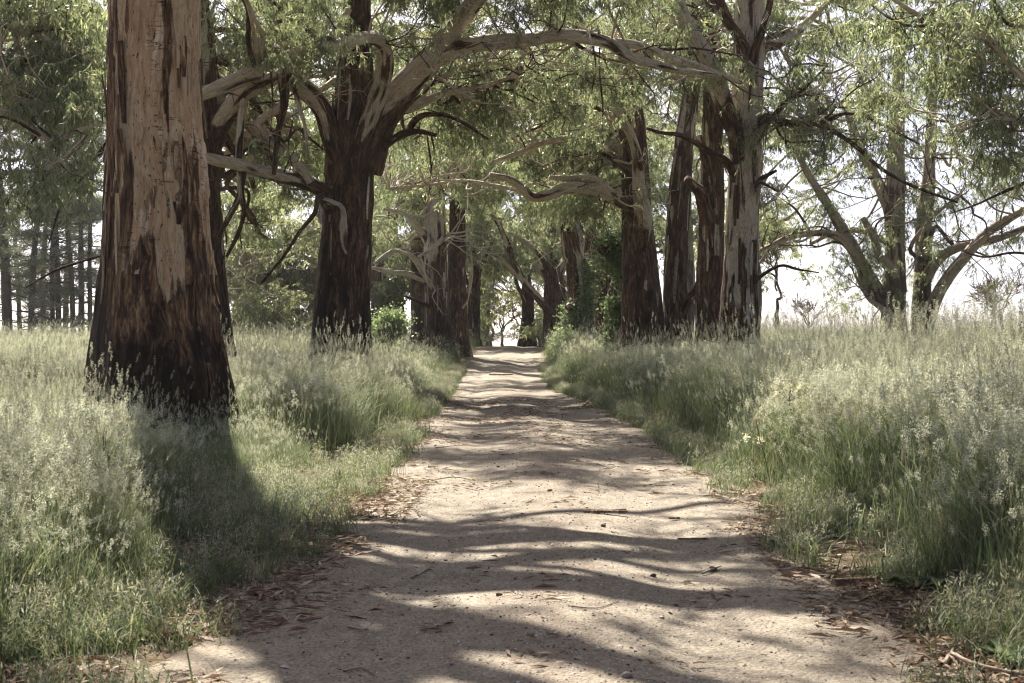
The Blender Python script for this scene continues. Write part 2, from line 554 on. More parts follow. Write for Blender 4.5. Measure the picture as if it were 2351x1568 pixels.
def scatter_group(n):
    if n in _gn:
        return _gn[n]
    ng = bpy.data.node_groups.new('scatter_%d' % n, 'GeometryNodeTree')
    ng.interface.new_socket('Geometry', in_out='INPUT', socket_type='NodeSocketGeometry')
    ng.interface.new_socket('Geometry', in_out='OUTPUT', socket_type='NodeSocketGeometry')
    nd, lk = ng.nodes, ng.links
    gi, go = nd.new('NodeGroupInput'), nd.new('NodeGroupOutput')

    def named(name, typ):
        a = nd.new('GeometryNodeInputNamedAttribute')
        a.data_type = typ
        a.inputs[0].default_value = name
        return a.outputs[0]

    pr = named('proto', 'INT')

    def sel(k):
        c = nd.new('FunctionNodeCompare')
        c.data_type, c.operation = 'INT', 'EQUAL'
        lk.new(pr, c.inputs[2])
        c.inputs[3].default_value = k
        s = nd.new('GeometryNodeSeparateGeometry')
        s.domain = 'POINT'
        lk.new(gi.outputs[0], s.inputs[0])
        lk.new(c.outputs[0], s.inputs[1])
        return s.outputs[0]

    join = nd.new('GeometryNodeJoinGeometry')
    for k in range(1, n + 1):
        g2 = nd.new('GeometryNodeGeometryToInstance')
        lk.new(sel(k), g2.inputs[0])
        lk.new(g2.outputs[0], join.inputs[0])
    iop = nd.new('GeometryNodeInstanceOnPoints')
    e2r = nd.new('FunctionNodeEulerToRotation')
    lk.new(named('rot', 'FLOAT_VECTOR'), e2r.inputs[0])
    lk.new(sel(0), iop.inputs['Points'])
    lk.new(join.outputs[0], iop.inputs['Instance'])
    iop.inputs['Pick Instance'].default_value = True
    lk.new(named('idx', 'INT'), iop.inputs['Instance Index'])
    lk.new(e2r.outputs[0], iop.inputs['Rotation'])
    lk.new(named('scl', 'FLOAT'), iop.inputs['Scale'])
    lk.new(iop.outputs[0], go.inputs[0])
    _gn[n] = ng
    return ng


def scatter(name, protos, pos, rot, scl, idx, mat, parent=None):
    """protos: list of functions(mb, k) adding a prototype with proto=k"""
    mb = MB()
    for k, p in enumerate(protos):
        p(mb, k + 1)
    n = len(pos)
    mb.add(pos, proto=np.zeros(n), rot=np.asarray(rot, float).reshape(-1, 3), scl=np.asarray(scl, float), idx=np.asarray(idx))
    for k in ('rot',):
        pass
    o = mb.build(name, mat, parent, kind='stuff')
    md = o.modifiers.new('scatter', 'NODES')
    md.node_group = scatter_group(len(protos))
    return o


# ---- leaf spray prototypes
def spray_proto(nleaf, length, leaf_len, leaf_w, droop, seed, side=.22, tip=.5):
    r = np.random.default_rng(seed)

    def f(mb, k):
        nst = 3
        for s in range(nst):
            ang = r.uniform(0, 2 * math.pi)
            ln = length * r.uniform(.6, 1)
            t = np.linspace(0, 1, 6)
            ax = np.stack([np.cos(ang) * t * ln * .62, np.sin(ang) * t * ln * .62, t * ln * .18 - droop * ln * t ** 2], -1)
            w = .004
            for a, b in zip(ax[:-1], ax[1:]):     # the twig
                mb.add([a + (0, 0, w), b + (0, 0, w), b - (0, 0, w), a - (0, 0, w)], [(0, 1, 2, 3)], proto=k, tint=.55 + 0 * a[0])
            m = nleaf // nst
            tt = r.uniform(.15, 1, m)
            base = np.stack([np.interp(tt, t, ax[:, c]) for c in range(3)], -1)
            d = np.stack([r.normal(0, tip, m), r.normal(0, tip, m), -np.abs(r.normal(1, .35, m))], -1)
            d /= np.linalg.norm(d, axis=1)[:, None]
            q = r.normal(0, 1, (m, 3))
            sd = np.cross(d, q)
            sd /= np.linalg.norm(sd, axis=1)[:, None]
            L = leaf_len * r.uniform(.65, 1.25, m)[:, None]
            W = leaf_w * r.uniform(.7, 1.2, m)[:, None]
            nrm = np.cross(d, sd)
            cv = r.normal(0, .12, m)[:, None] * L
            p0, p5 = base, base + d * L + nrm * cv * 1.5
            m1, m2 = base + d * L * .33 + sd * cv * .5, base + d * L * .68 + sd * cv * .6 + nrm * cv * .5
            v = np.stack([p0, m1 - sd * W * .5, m1 + sd * W * .5, m2 - sd * W * .42, m2 + sd * W * .42, p5], 1).reshape(-1, 3)
            o = np.arange(m)[:, None] * 6
            tri = np.concatenate([o + (0, 1, 2), o + (3, 5, 4)])
            qd = o + (1, 3, 4, 2)
            mb.add(v, qd, tri, proto=k, tint=np.repeat(r.uniform(0, 1, m) ** 1.3, 6))
    return f


def needle_proto(seed):
    r = np.random.default_rng(seed)

    def f(mb, k):
        m = 60
        base = np.stack([r.uniform(-.5, .5, m), r.uniform(-.5, .5, m), r.normal(0, .07, m)], -1)
        d = np.stack([r.normal(0, .7, m), r.normal(0, .7, m), r.uniform(-.25, .7, m)], -1)
        d /= np.linalg.norm(d, axis=1)[:, None]
        sd = np.cross(d, r.normal(0, 1, (m, 3)))
        sd /= np.linalg.norm(sd, axis=1)[:, None]
        L = r.uniform(.22, .42, m)[:, None]
        v = np.stack([base - sd * .022, base + sd * .022, base + d * L + sd * .006, base + d * L - sd * .006], 1).reshape(-1, 3)
        mb.add(v, np.arange(m * 4).reshape(-1, 4), proto=k, tint=np.repeat(r.uniform(0, 1, m), 4))
    return f


def ivy_proto(seed, m=26, ll=.09):
    r = np.random.default_rng(seed)

    def f(mb, k):
        base = r.normal(0, .14, (m, 3))
        d = np.stack([r.normal(0, .6, m), r.normal(0, .6, m), r.normal(-.5, .5, m)], -1)
        d /= np.linalg.norm(d, axis=1)[:, None]
        sd = np.cross(d, r.normal(0, 1, (m, 3)))
        sd /= np.linalg.norm(sd, axis=1)[:, None]
        L = ll * r.uniform(.6, 1.3, m)[:, None]
        v = np.stack([base, base + d * L * .45 - sd * L * .42, base + d * L, base + d * L * .45 + sd * L * .42], 1).reshape(-1, 3)
        mb.add(v, np.arange(m * 4).reshape(-1, 4), proto=k, tint=np.repeat(r.uniform(0, 1, m), 4))
    return f


SPRAYS = [spray_proto(30, .62, .165, .025, .75, s) for s in (1, 2, 3, 4)]
SPRAYS_FAR = [spray_proto(30, .75, .18, .04, .5, s, tip=.75) for s in (11, 12, 13)]
NEEDLES = [needle_proto(s) for s in (21, 22)]
IVY = [ivy_proto(s) for s in (31, 32)]


# ------------------------------------------------------------------ trees
TREES = {}


class Tree:
    def __init__(self, key, name, label, base_px=None, loc=None, group='gum trees lining the gravel track', cat='tree', bark='bark', leaf='leaf', far=False):
        self.key, self.bark, self.leaf, self.far = key, bark, leaf, far
        if loc is None:
            px, D = base_px
            x = (px - CX) * D / F
            loc = (x, D, float(zg(x, D)))
        self.loc = np.array(loc)
        self.root = thing(name, label, cat, tuple(loc), group)
        self.pts = np.zeros((0, 4))
        self.pos, self.scl = [], []
        self.tw = MB()
        TREES[key] = self

    def reg(self, C, R, lo=0):
        self.pts = np.vstack([self.pts, np.column_stack([C, R])[lo:]])

    def trunk(self, path, seg=36, step=.12, ridge=.02, char=None, flare=.35, lobe=.10, top=None, name='trunk', label=None, side=0.0):
        """path: (px, py, D, width_px) from top of the drawn part down to the base"""
        P = [at(a, b, d) for a, b, d, w in path]
        R = [(1.12 if d > 70 else .89) * w / 2 * d / F for a, b, d, w in path]
        if top:
            P = [np.array(t[:3], float) for t in top] + P
            R = [t[3] for t in top] + R
        b = P[-1]
        zb = float(zg(b[0], b[1]))
        r = R[-1]
        if b[2] > zb + .3:
            P.append(np.array([b[0], b[1], zb + .22]))
            R.append(r * (1 + flare * .6))
        P.append(np.array([b[0], b[1], zb - .35]))
        R.append(R[-1] * 1.12)
        P, R = P[::-1], R[::-1]
        z0 = zb
        mb = MB()
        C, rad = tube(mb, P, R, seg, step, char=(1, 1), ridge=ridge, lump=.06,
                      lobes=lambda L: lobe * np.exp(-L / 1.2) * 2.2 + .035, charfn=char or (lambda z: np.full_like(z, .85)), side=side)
        self.axis, self.axis_r = C, rad

        o = mb.build(name, M[self.bark], self.root, smooth=True)
        if name == 'trunk':
            self.trunk_o = o
        if label:
            o['label'] = label
        k = C[:, 2] > zb + (C[-1, 2] - zb) * .45
        self.reg(C[k], rad[k])
        return C, rad

    def limb(self, path, char=(0.25, 0.0), seg=14, step=.14, name='limb', world=False, lump=.13, leafy=True, ridge=.006, label=None, bark=None):
        if world:
            P = [np.array(p[:3], float) for p in path]
            R = [p[3] for p in path]
        else:
            P = [at(a, b, d) for a, b, d, w in path]
            R = [w / 2 * d / F for a, b, d, w in path]
        cpow = 0.0
        if getattr(self, 'axis', None) is not None:
            dd = np.linalg.norm(self.axis - P[0], axis=1)
            kk = int(np.argmin(dd))
            if .05 < dd[kk] < 1.3:                      # root the limb inside the trunk, a little lower
                q = self.axis[max(0, kk - 1)] * .55 + P[0] * .45
                P = [q - (0, 0, .3 + 2.2 * R[0])] + P
                R = [R[0] * 1.25] + R
                R[1] *= 1.2
                cpow = .9 + 2.2 * R[0] + .45
        mb = MB()
        C, rad = tube(mb, P, R, seg, step, char=char, lump=lump, ridge=ridge, rootdark=cpow)
        o = mb.build(name, M[bark or self.bark], self.root, smooth=True)
        if label:
            o['label'] = label
        if leafy:
            self.reg(C, rad, int(len(C) * .3))
        return C, rad

    def twig(self, a, b, r0, r1, wob=.12, seg=5, char=.35, droop=0.0):
        a, b = np.asarray(a, float), np.asarray(b, float)
        L = np.linalg.norm(b - a) + 1e-6
        n = max(3, int(L / .8) + 2)
        t = np.linspace(0, 1, n)[:, None]
        P = a + (b - a) * t + rng.normal(0, wob * min(L, 2.5) * .5, (n, 3)) * np.sin(np.pi * t) + np.array([0, 0, 1]) * (-droop * L * 4 * t * (1 - t))
        C, rad = tube(self.tw, P, r0 + (r1 - r0) * t[:, 0], seg, .28, char=(char, char), lump=.15)
        return C

    def blob(self, c, r, n, scale, flat=.65, reach=14.0):
        """a clump of foliage: branchlets from the nearest limb to the clump, hanging leaf sprays at their ends"""
        c = np.asarray(c, float)
        if len(self.pts):
            d = np.linalg.norm(self.pts[:, :3] - c, axis=1)
            w = d + rng.uniform(0, 1.2, len(d))
            k = int(np.argmin(w))
            if d[k] < reach:
                a = self.pts[k, :3]
                r0 = min(self.pts[k, 3] * .55, .018 + .010 * d[k])
                self.twig(a, c, r0, r0 * .5, .2, 6, char=rng.choice([.1, .3, .8]))
                r1 = r0 * .5
            else:
                r1 = .03
        else:
            r1 = .03
        m = 7
        e = rng.normal(0, 1, (m, 3))
        e /= np.linalg.norm(e, axis=1)[:, None]
        e = c + e * rng.uniform(.5, 1, m)[:, None] * np.array([r, r, r * flat])
        for q in e:
            self.twig(c, q, max(r1 * .7, .008), .005, .2, 4, char=.5)
        per = np.full(m, n // m)
        for q, k in zip(e, per):
            t = rng.uniform(.35, 1.1, k)[:, None]
            p = c + (q - c) * t + rng.normal(0, .22 * r, (k, 3)) * np.array([1, 1, .8])
            self.pos.append(p)
            self.scl.append(scale * rng.uniform(.7, 1.25, k))

    def shoots(self, C, rad, n, length, leaves=6, scale=1.0, up=.2, char=.7):
        """thin side branches along a limb, some leafy at the tip"""
        for _ in range(n):
            i = rng.integers(int(len(C) * .2), len(C))
            d = rng.normal(0, 1, 3)
            d[2] += up
            d /= np.linalg.norm(d)
            a = C[i]
            b = a + d * length * rng.uniform(.5, 1.2)
            r0 = min(rad[i] * .45, .012 + .012 * length)
            T = self.twig(a, b, r0, r0 * .35, .25, 5, char=char)
            for _k in range(3):
                s = T[rng.integers(len(T) // 3, len(T))]
                d2 = d + rng.normal(0, .7, 3)
                e = s + d2 / np.linalg.norm(d2) * length * rng.uniform(.25, .6)
                self.twig(s, e, r0 * .45, .005, .25, 4, char=char)
                if leaves:
                    p = e + rng.normal(0, .25, (leaves, 3))
                    self.pos.append(p)
                    self.scl.append(scale * rng.uniform(.7, 1.2, leaves))

    def finish(self):
        if self.tw.n:
            self.tw.build('twigs', M[self.bark], self.root, smooth=True, kind='stuff')
        if self.pos:
            p, s = np.vstack(self.pos), np.concatenate(self.scl)
            n = len(p)
            rot = np.column_stack([rng.normal(0, .18, n), rng.normal(0, .18, n), rng.uniform(0, 6.283, n)])
            pr = {'leaf': SPRAYS, 'leaf_far': SPRAYS_FAR, 'leaf_pine': NEEDLES, 'leaf_ivy': IVY}[self.leaf]
            scatter('foliage', pr, p, rot, s, rng.integers(0, len(pr), n), M[self.leaf], self.root)


KEEP = [   # trunks and limbs of the photograph that no nearer foliage may cover: x0, x1, y0, y1, distance
    (715, 890, 130, 830, 37), (1645, 1765, -40, 800, 40), (1415, 1530, 230, 790, 49), (200, 560, -40, 1100, 17), (1520, 1600, 230, 790, 52),
    (890, 1110, 40, 260, 36), (1090, 1560, 60, 165, 35), (640, 740, 160, 300, 36), (480, 880, 75, 225, 33), (480, 735, 230, 480, 36.5), (470, 790, 70, 330, 36.5), (870, 1200, 170, 330, 37),
    (1200, 1430, 330, 480, 47), (940, 1070, 510, 790, 66), (1130, 1440, 520, 795, 74), (1590, 1660, 380, 780, 44), (1560, 1660, 0, 240, 39), (1990, 2160, 560, 780, 60), (2020, 2145, 330, 620, 62), (1860, 2010, 430, 720, 60), (2140, 2330, 500, 700, 61), (1530, 1690, -20, 300, 40), (1760, 2130, 255, 460, 38.5)]


def covered(px, py, D, rp):
    for x0, x1, y0, y1, d in KEEP:
        if D < d + .5 and x0 - rp < px < x1 + rp and y0 - rp * .5 < py < y1 + rp * .8:
            return True
    return False


DENS = .46


def zone(key, x0, x1, y0, y1, D0, D1, n, r=1.2, sprays=70, scale=1.0, skip=None, keep=True):
    t = TREES[key]
    done = tries = 0
    while done < n and tries < n * 12:
        tries += 1
        px, py, D = rng.uniform(x0, x1), rng.uniform(y0, y1), rng.uniform(D0, D1)
        rr = r * rng.uniform(.65, 1.25)
        if keep and covered(px, py, D, rr * F / D * .8):
            continue
        if skip and skip(px, py):
            continue
        t.blob(at(px, py, D), rr, int(sprays * DENS * (rr / r) ** 2), scale)
        done += 1


def crown(key, c, rad, n, r=1.3, sprays=70, scale=1.1):
    """clumps spread through an ellipsoid, for the part of a crown that is above the picture"""
    t = TREES[key]
    for _ in range(n):
        while True:
            u = rng.uniform(-1, 1, 3)
            if .15 < u @ u < 1:
                break
        p = np.array(c) + u * np.array(rad)
        if p[2] < H + (CY + 60) * p[1] / F and abs(p[0]) < .4 * p[1]:      # stay out of the picture
            continue
        t.blob(p, r * rng.uniform(.7, 1.3), sprays, scale)


def charH(z0, z1, lo=.2, hi=.95, burn=0, zb=1.0):
    return lambda z: hi + (lo - hi) * sstep(z0, z1, z) + burn * (1 - sstep(zb, zb + 1.8, z))


# --- the big pale trunk close on the left
t1 = Tree('t1', 'gum_tree', 'huge close gum tree with charred flared base and smooth pale upper trunk', (385, 16.8), bark='bark_big')
t1.trunk([(352, -300, 16.8, 205), (357, 0, 16.8, 226), (358, 200, 16.8, 236), (361, 400, 16.8, 240), (364, 600, 16.8, 266), (366, 740, 16.8, 296), (371, 830, 16.8, 330), (378, 920, 16.8, 362), (384, 1010, 16.8, 392)],
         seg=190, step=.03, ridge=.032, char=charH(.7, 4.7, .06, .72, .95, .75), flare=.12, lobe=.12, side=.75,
         top=[(-4.1, 17.2, 12.5, .28), (-4.3, 17.0, 9.5, .42)])
for pth in ([(-4.2, 16.8, 6.9, .26), (-2.2, 17.0, 7.6, .20), (.4, 17.3, 8.0, .15), (3.2, 17.6, 8.6, .10), (5.2, 17.8, 9.2, .05)],
            [(-4.2, 16.8, 7.8, .24), (-2.4, 16.4, 8.8, .19), (-.2, 16.2, 9.2, .15), (2.6, 16.4, 9.3, .11), (5.0, 16.2, 9.8, .05)],
            [(-4.2, 16.9, 8.6, .24), (-2.6, 15.6, 10.0, .19), (-.5, 14.4, 10.8, .14), (2.0, 13.4, 11.2, .08), (4, 13, 11.5, .04)],
            [(-4.2, 17.0, 7.4, .2), (-6.0, 16.2, 8.8, .15), (-8.2, 15.4, 9.8, .08)],
            [(-4.2, 17.0, 9.4, .26), (-3.6, 19.0, 11.2, .2), (-2.0, 21.0, 12.6, .13), (.2, 22.6, 13.6, .06)],
            [(-4.2, 16.8, 8.0, .16), (-2.6, 15.0, 8.9, .12), (-1.0, 13.8, 9.3, .08), (.9, 13.0, 9.6, .04)],
            [(-4.2, 16.8, 9.2, .18), (-3.0, 15.4, 10.4, .13), (-1.8, 14.6, 11.0, .1), (-.2, 14.2, 11.4, .07), (2.0, 14.0, 11.6, .03)],
            [(-4.2, 16.8, 10.2, .16), (-3.4, 15.0, 11.2, .12), (-2.4, 13.6, 11.8, .08), (-.9, 12.4, 12.0, .04)],
            [(-4.2, 16.8, 8.6, .13), (-3.6, 14.6, 9.6, .1), (-3.2, 12.8, 10.0, .07), (-2.2, 11.4, 10.3, .03)],
            [(-4.2, 17.0, 10.6, .15), (-2.2, 16.4, 11.6, .11), (.2, 16.0, 12.0, .07), (2.6, 15.8, 12.2, .03)],
            [(-4.2, 17.0, 9.0, .2), (-2.0, 17.8, 11.0, .15), (1.0, 18.5, 12.4, .1), (3.6, 19.5, 13.4, .05)]):
    C, r_ = t1.limb(pth, world=True)
    t1.shoots(C, r_, 6, 1.5, 3)

# --- dark trunk half hidden behind it
t2 = Tree('t2', 'gum_tree', 'dark gum trunk half hidden behind the huge close pale trunk', (455, 36))
t2.trunk([(430, -60, 36, 105), (435, 100, 36, 125), (440, 300, 36, 135), (445, 500, 36, 142), (450, 650, 36, 150), (458, 790, 36, 165)], seg=48, step=.1, ridge=.03,
         char=charH(9, 12, .6, .85, .2), top=[(-8, 36.5, 15, .3)])
L2 = [[(492, 300, 36, 52), (530, 245, 35.6, 44), (570, 205, 35.4, 40), (625, 180, 35.2, 36), (690, 150, 35, 30), (760, 95, 34.8, 22), (800, 20, 34.5, 16)],
      [(560, 215, 35.4, 18), (553, 290, 35.3, 18), (548, 370, 35.2, 17), (552, 440, 35.2, 15), (525, 500, 35.1, 12), (500, 545, 35, 9)],
      [(655, 165, 35, 18), (653, 235, 35, 17), (640, 300, 35, 14), (628, 400, 35, 11)],
      [(664, 165, 35, 12), (680, 220, 34.8, 10), (700, 290, 34.7, 9), (706, 350, 34.6, 6)]]
C, r_ = t2.limb(L2[0], char=(.2, 0)); t2.shoots(C, r_, 4, 1.2, 2, up=.8)
for p in L2[1:]:
    t2.limb(p, char=(.55, .8), leafy=False)

# --- the dark forked tree
t3 = Tree('t3', 'gum_tree', 'nearly black gum trunk forking into pale limbs that arch over the track', (785, 37))
t3.trunk([(822, -60, 37, 60), (818, 60, 37, 72), (813, 170, 37, 92), (815, 260, 37, 122), (806, 360, 37, 126), (798, 500, 37, 128), (790, 640, 37, 130), (784, 760, 37, 138), (782, 815, 37, 146)],
         seg=84, step=.055, ridge=.032, char=charH(9.5, 12.5, .72, .97, .35, 1.8), flare=.25, top=[(-3.4, 37.6, 15.5, .22), (-3.7, 37.3, 12.5, .3)])
L3 = [
    ([(870, 285, 36.6, 70), (915, 215, 36.3, 70), (962, 165, 36, 64), (1000, 125, 35.8, 60), (1045, 60, 35.6, 48), (1090, 5, 35.4, 42), (1150, -70, 35, 34)], (.95, .0)),
    ([(1000, 135, 35.8, 46), (1060, 108, 35.6, 44), (1120, 97, 35.4, 38), (1200, 93, 35.2, 34), (1275, 82, 35, 32), (1340, 84, 34.9, 30), (1395, 98, 34.9, 28), (1445, 130, 35, 25), (1510, 150, 35.2, 20), (1580, 165, 35.4, 15), (1640, 172, 35.6, 10)], (.05, .35)),
    ([(1390, 95, 34.9, 20), (1460, 103, 35.2, 20), (1540, 132, 35.6, 18), (1620, 158, 36, 15), (1700, 190, 37, 9)], (.1, .15)),
    ([(842, 300, 36.4, 40), (862, 235, 36, 44), (880, 175, 35.5, 40), (884, 120, 35, 36), (866, 90, 34.4, 32), (820, 92, 33.8, 29), (760, 108, 33.4, 28), (700, 112, 33, 26), (640, 138, 32.6, 24), (570, 165, 32.2, 22), (500, 195, 32, 20), (440, 225, 31.8, 16)], (.3, .0)),
    ([(760, 310, 36.6, 40), (742, 255, 36.4, 46), (715, 218, 36.2, 46), (685, 192, 36, 44), (664, 160, 35.8, 38), (650, 95, 35.6, 34), (622, 25, 35.4, 32), (600, -60, 35.2, 26)], (.4, .0)),
    ([(668, 165, 35.8, 32), (620, 170, 35.4, 30), (570, 182, 35, 27), (510, 205, 34.7, 25), (460, 222, 34.5, 22)], (0, 0)),
    ([(762, 275, 37.2, 38), (735, 245, 37.4, 36), (700, 215, 37.6, 30), (660, 190, 38, 22)], (.1, 0)),
    ([(750, 450, 36.5, 30), (725, 430, 36.2, 34), (690, 414, 36, 32), (640, 403, 35.6, 30), (590, 390, 35.3, 30), (545, 376, 35, 28), (500, 368, 34.8, 28), (455, 355, 34.6, 22)], (.55, .05)),
    ([(712, 420, 36, 22), (690, 385, 35.9, 24), (655, 352, 35.7, 22), (622, 325, 35.5, 22), (600, 300, 35.4, 20), (592, 282, 35.4, 18), (618, 262, 35.3, 19), (645, 245, 35.2, 18), (656, 215, 35.1, 18), (655, 150, 35, 16)], (.3, .3)),
    ([(635, 345, 35.6, 16), (634, 315, 35.6, 17), (637, 300, 35.6, 19)], (.9, .95)),
    ([(870, 350, 36.6, 20), (900, 322, 36.2, 19), (935, 305, 35.8, 17), (965, 302, 35.4, 13), (1000, 310, 35, 9)], (.95, .9)),
    ([(940, 305, 35.8, 15), (950, 280, 35.6, 15), (975, 264, 35.4, 13), (1020, 264, 35, 10), (1070, 285, 34.7, 8), (1120, 320, 34.5, 5)], (.95, .95)),
    ([(885, 265, 37.2, 26), (930, 250, 37.4, 24), (960, 240, 37.4, 22), (1010, 218, 37.4, 16), (1060, 208, 37.3, 14), (1110, 200, 37.2, 12), (1170, 178, 37, 8)], (.1, 0)),
    ([(970, 232, 37.4, 10), (975, 210, 37.3, 12), (1000, 185, 37.2, 11), (1060, 160, 37, 10), (1130, 145, 36.8, 8), (1190, 165, 36.6, 5)], (.05, .2)),
    ([(742, 462, 36.3, 13), (770, 468, 36.2, 15), (785, 480, 36.1, 17), (788, 520, 36.1, 18), (790, 560, 36.15, 15), (797, 582, 36.3, 9)], (.5, .5)),
    ([(735, 450, 36.2, 13), (722, 490, 36, 11), (690, 530, 35.8, 9), (650, 590, 35.6, 7), (600, 650, 35.4, 4)], (.8, .8)),
    ([(560, 395, 35.1, 13), (555, 440, 35, 12), (560, 490, 35, 11), (545, 540, 34.9, 9), (520, 590, 34.8, 6)], (.7, .8)),
]
for k, (p, ch) in enumerate(L3):
    C, r_ = t3.limb(p, char=ch, seg=18 if k < 9 else 9, step=.1 if k < 9 else .14, leafy=k in (0, 1, 2, 3, 4, 6, 12, 13))
    if k in (0, 1, 2, 3, 5, 7, 12, 13):
        t3.shoots(C, r_, 5 if k < 5 else 3, 1.2, 2, up=.8)
    if k in (10, 11, 15, 16):
        t3.shoots(C, r_, 3, .8, 0)

# --- three trunks standing together farther along on the left
t4 = Tree('t4', 'gum_tree', 'broad grey-topped gum trunk in the middle of the far left cluster', (1005, 67))
t4.trunk([(998, 380, 67, 40), (998, 470, 67, 52), (1000, 560, 67, 56), (1003, 680, 67, 62), (1008, 780, 67, 72)], seg=48, step=.12, ridge=.03, char=charH(3.4, 6.0, .42, .98, .3, 2.0), top=[(-3.2, 68, 18, .2), (-3.5, 67.5, 13, .35)])
t4.limb([(985, 560, 67, 20), (965, 530, 66.6, 18), (945, 505, 66.2, 15), (925, 490, 66, 11), (880, 480, 65.5, 7)], char=(.0, 0))
t4.limb([(985, 655, 66.8, 15), (965, 615, 66.2, 15), (940, 582, 65.6, 14), (900, 578, 65, 12), (860, 605, 64.5, 8)], char=(.2, .1))
t4.limb([(980, 650, 66.8, 14), (940, 630, 66, 13), (900, 625, 65.4, 11), (855, 615, 65, 8)], char=(.3, .2))
t4.limb([(1020, 545, 66.5, 12), (1010, 555, 65.8, 11), (985, 575, 65.4, 9), (960, 590, 65.2, 6)], char=(.05, .1))
t4.limb([(985, 705, 66.6, 9), (955, 690, 66, 7), (930, 680, 65.6, 5)], char=(1, 1), leafy=False)
t4b = Tree('t4b', 'gum_tree', 'slim dark gum trunk nearest the track in the far left cluster', (1050, 71))
t4b.trunk([(1051, 400, 71, 28), (1050, 500, 71, 33), (1048, 620, 71, 36), (1046, 700, 71, 40), (1048, 775, 71, 47)], seg=36, step=.15, ridge=.03, char=charH(8, 14, .75, .92), top=[(-2.2, 71.5, 17, .15)])
t4b.limb([(1060, 710, 70.8, 10), (1072, 685, 70.4, 9), (1082, 640, 70, 8), (1083, 600, 69.6, 5), (1080, 560, 69.4, 3)], char=(.2, .1), leafy=False)
t4c = Tree('t4c', 'gum_tree', 'dark gum trunk on the field side of the far left cluster', (962, 70))
t4c.trunk([(955, 420, 70, 26), (958, 560, 70, 32), (960, 660, 70, 36), (963, 770, 70, 44)], seg=36, step=.15, ridge=.03, char=charH(4, 9, .6, .97), top=[(-4.9, 70.5, 17, .15)])
t5 = Tree('t5', 'gum_tree', 'hazy leaning gum tree behind the nearly black forked trunk', (872, 88))
t5.trunk([(868, 560, 88, 30), (870, 640, 88, 34), (874, 700, 88, 38), (878, 770, 88, 46)], seg=30, step=.2, ridge=.03, char=charH(3, 8, .5, .9), top=[(-8.6, 88.5, 18, .15), (-8.4, 88, 10, .3)])
t5.limb([(885, 730, 87.5, 18), (900, 690, 87, 16), (905, 640, 86.6, 12), (925, 600, 86.2, 8)], char=(.5, .3))
t5.limb([(862, 700, 87.5, 12), (850, 670, 87, 11), (820, 650, 86.6, 8)], char=(.3, .3))

# --- right hand row
r1 = Tree('r1', 'gum_tree', 'tall straight gum with patchy grey and brown bark, nearest on the right verge', (1697, 40))
r1.trunk([(1722, -80, 40, 68), (1721, 40, 40, 74), (1720, 120, 40, 80), (1716, 250, 40, 84), (1710, 400, 40, 84), (1704, 530, 40, 84), (1700, 640, 40, 88), (1697, 770, 40, 102)],
         seg=72, step=.06, ridge=.026, char=charH(2.4, 7.0, .14, .7, .35, 1.2), flare=.2, top=[(6.8, 40.4, 16, .2), (6.7, 40.2, 13.4, .3)])
R1L = [
    ([(1690, 300, 39.8, 42), (1668, 262, 39.6, 46), (1648, 200, 39.2, 46), (1625, 140, 38.8, 42), (1595, 85, 38.4, 38), (1565, 30, 38, 34), (1540, -60, 37.6, 28)], (.3, .05)),
    ([(1705, 110, 39.4, 26), (1690, 75, 39, 26), (1668, 45, 38.7, 24), (1652, 0, 38.4, 22), (1640, -50, 38, 18)], (.95, .9)),
    ([(1735, 110, 39.4, 16), (1750, 70, 39.2, 16), (1765, 20, 39, 14), (1775, -40, 38.8, 12)], (.9, .9)),
    ([(1750, 300, 39.6, 13), (1775, 268, 39.2, 13), (1800, 240, 38.8, 12), (1832, 215, 38.4, 10), (1860, 190, 38, 7), (1900, 150, 37.6, 5)], (.95, .95)),
    ([(1752, 270, 39.6, 16), (1790, 280, 39, 14), (1840, 285, 38.4, 13), (1885, 288, 37.8, 12), (1920, 305, 37.4, 10), (1970, 340, 37, 9), (2020, 385, 36.6, 8), (2070, 415, 36.2, 7), (2130, 440, 35.8, 6), (2200, 465, 35.4, 4)], (.9, .95)),
    ([(1885, 288, 37.8, 10), (1930, 262, 37.6, 9), (1985, 268, 37.3, 7), (2050, 300, 37, 6), (2110, 330, 36.6, 4)], (.9, .9)),
    ([(1668, 372, 39.6, 16), (1635, 352, 39.2, 15), (1600, 330, 38.8, 13), (1560, 310, 38.4, 11), (1520, 305, 38, 9), (1485, 295, 37.6, 6)], (.95, .95)),
    ([(1742, 415, 39.5, 9), (1760, 403, 39.2, 9), (1782, 392, 38.9, 6)], (1, 1)),
    ([(1742, 420, 39.5, 7), (1765, 428, 39.1, 6), (1785, 440, 38.8, 4)], (1, 1)),
    ([(1752, 110, 40.3, 24), (1790, 100, 41, 22), (1830, 70, 41.6, 19), (1880, 25, 42.2, 16), (1930, -30, 43, 12)], (.1, 0)),
    ([(1740, 640, 39.6, 7), (1790, 610, 39.2, 6), (1830, 618, 38.8, 5), (1880, 626, 38.4, 3)], (.9, .9)),
]
for k, (p, ch) in enumerate(R1L):
    C, r_ = r1.limb(p, char=ch, seg=16 if k < 2 else 9, step=.12, leafy=k in (0, 2, 3, 4, 5, 9))
    if k in (3, 4, 5):
        r1.shoots(C, r_, 7, 1.1, 3)
    if k in (0, 9):
        r1.shoots(C, r_, 4, 1.3, 6)
    if k in (6,):
        r1.shoots(C, r_, 4, .8, 0)
r2 = Tree('r2', 'gum_tree', 'brown gum trunk with a sawn stub and broken upright limb beside the patchy grey trunk', (1630, 44))
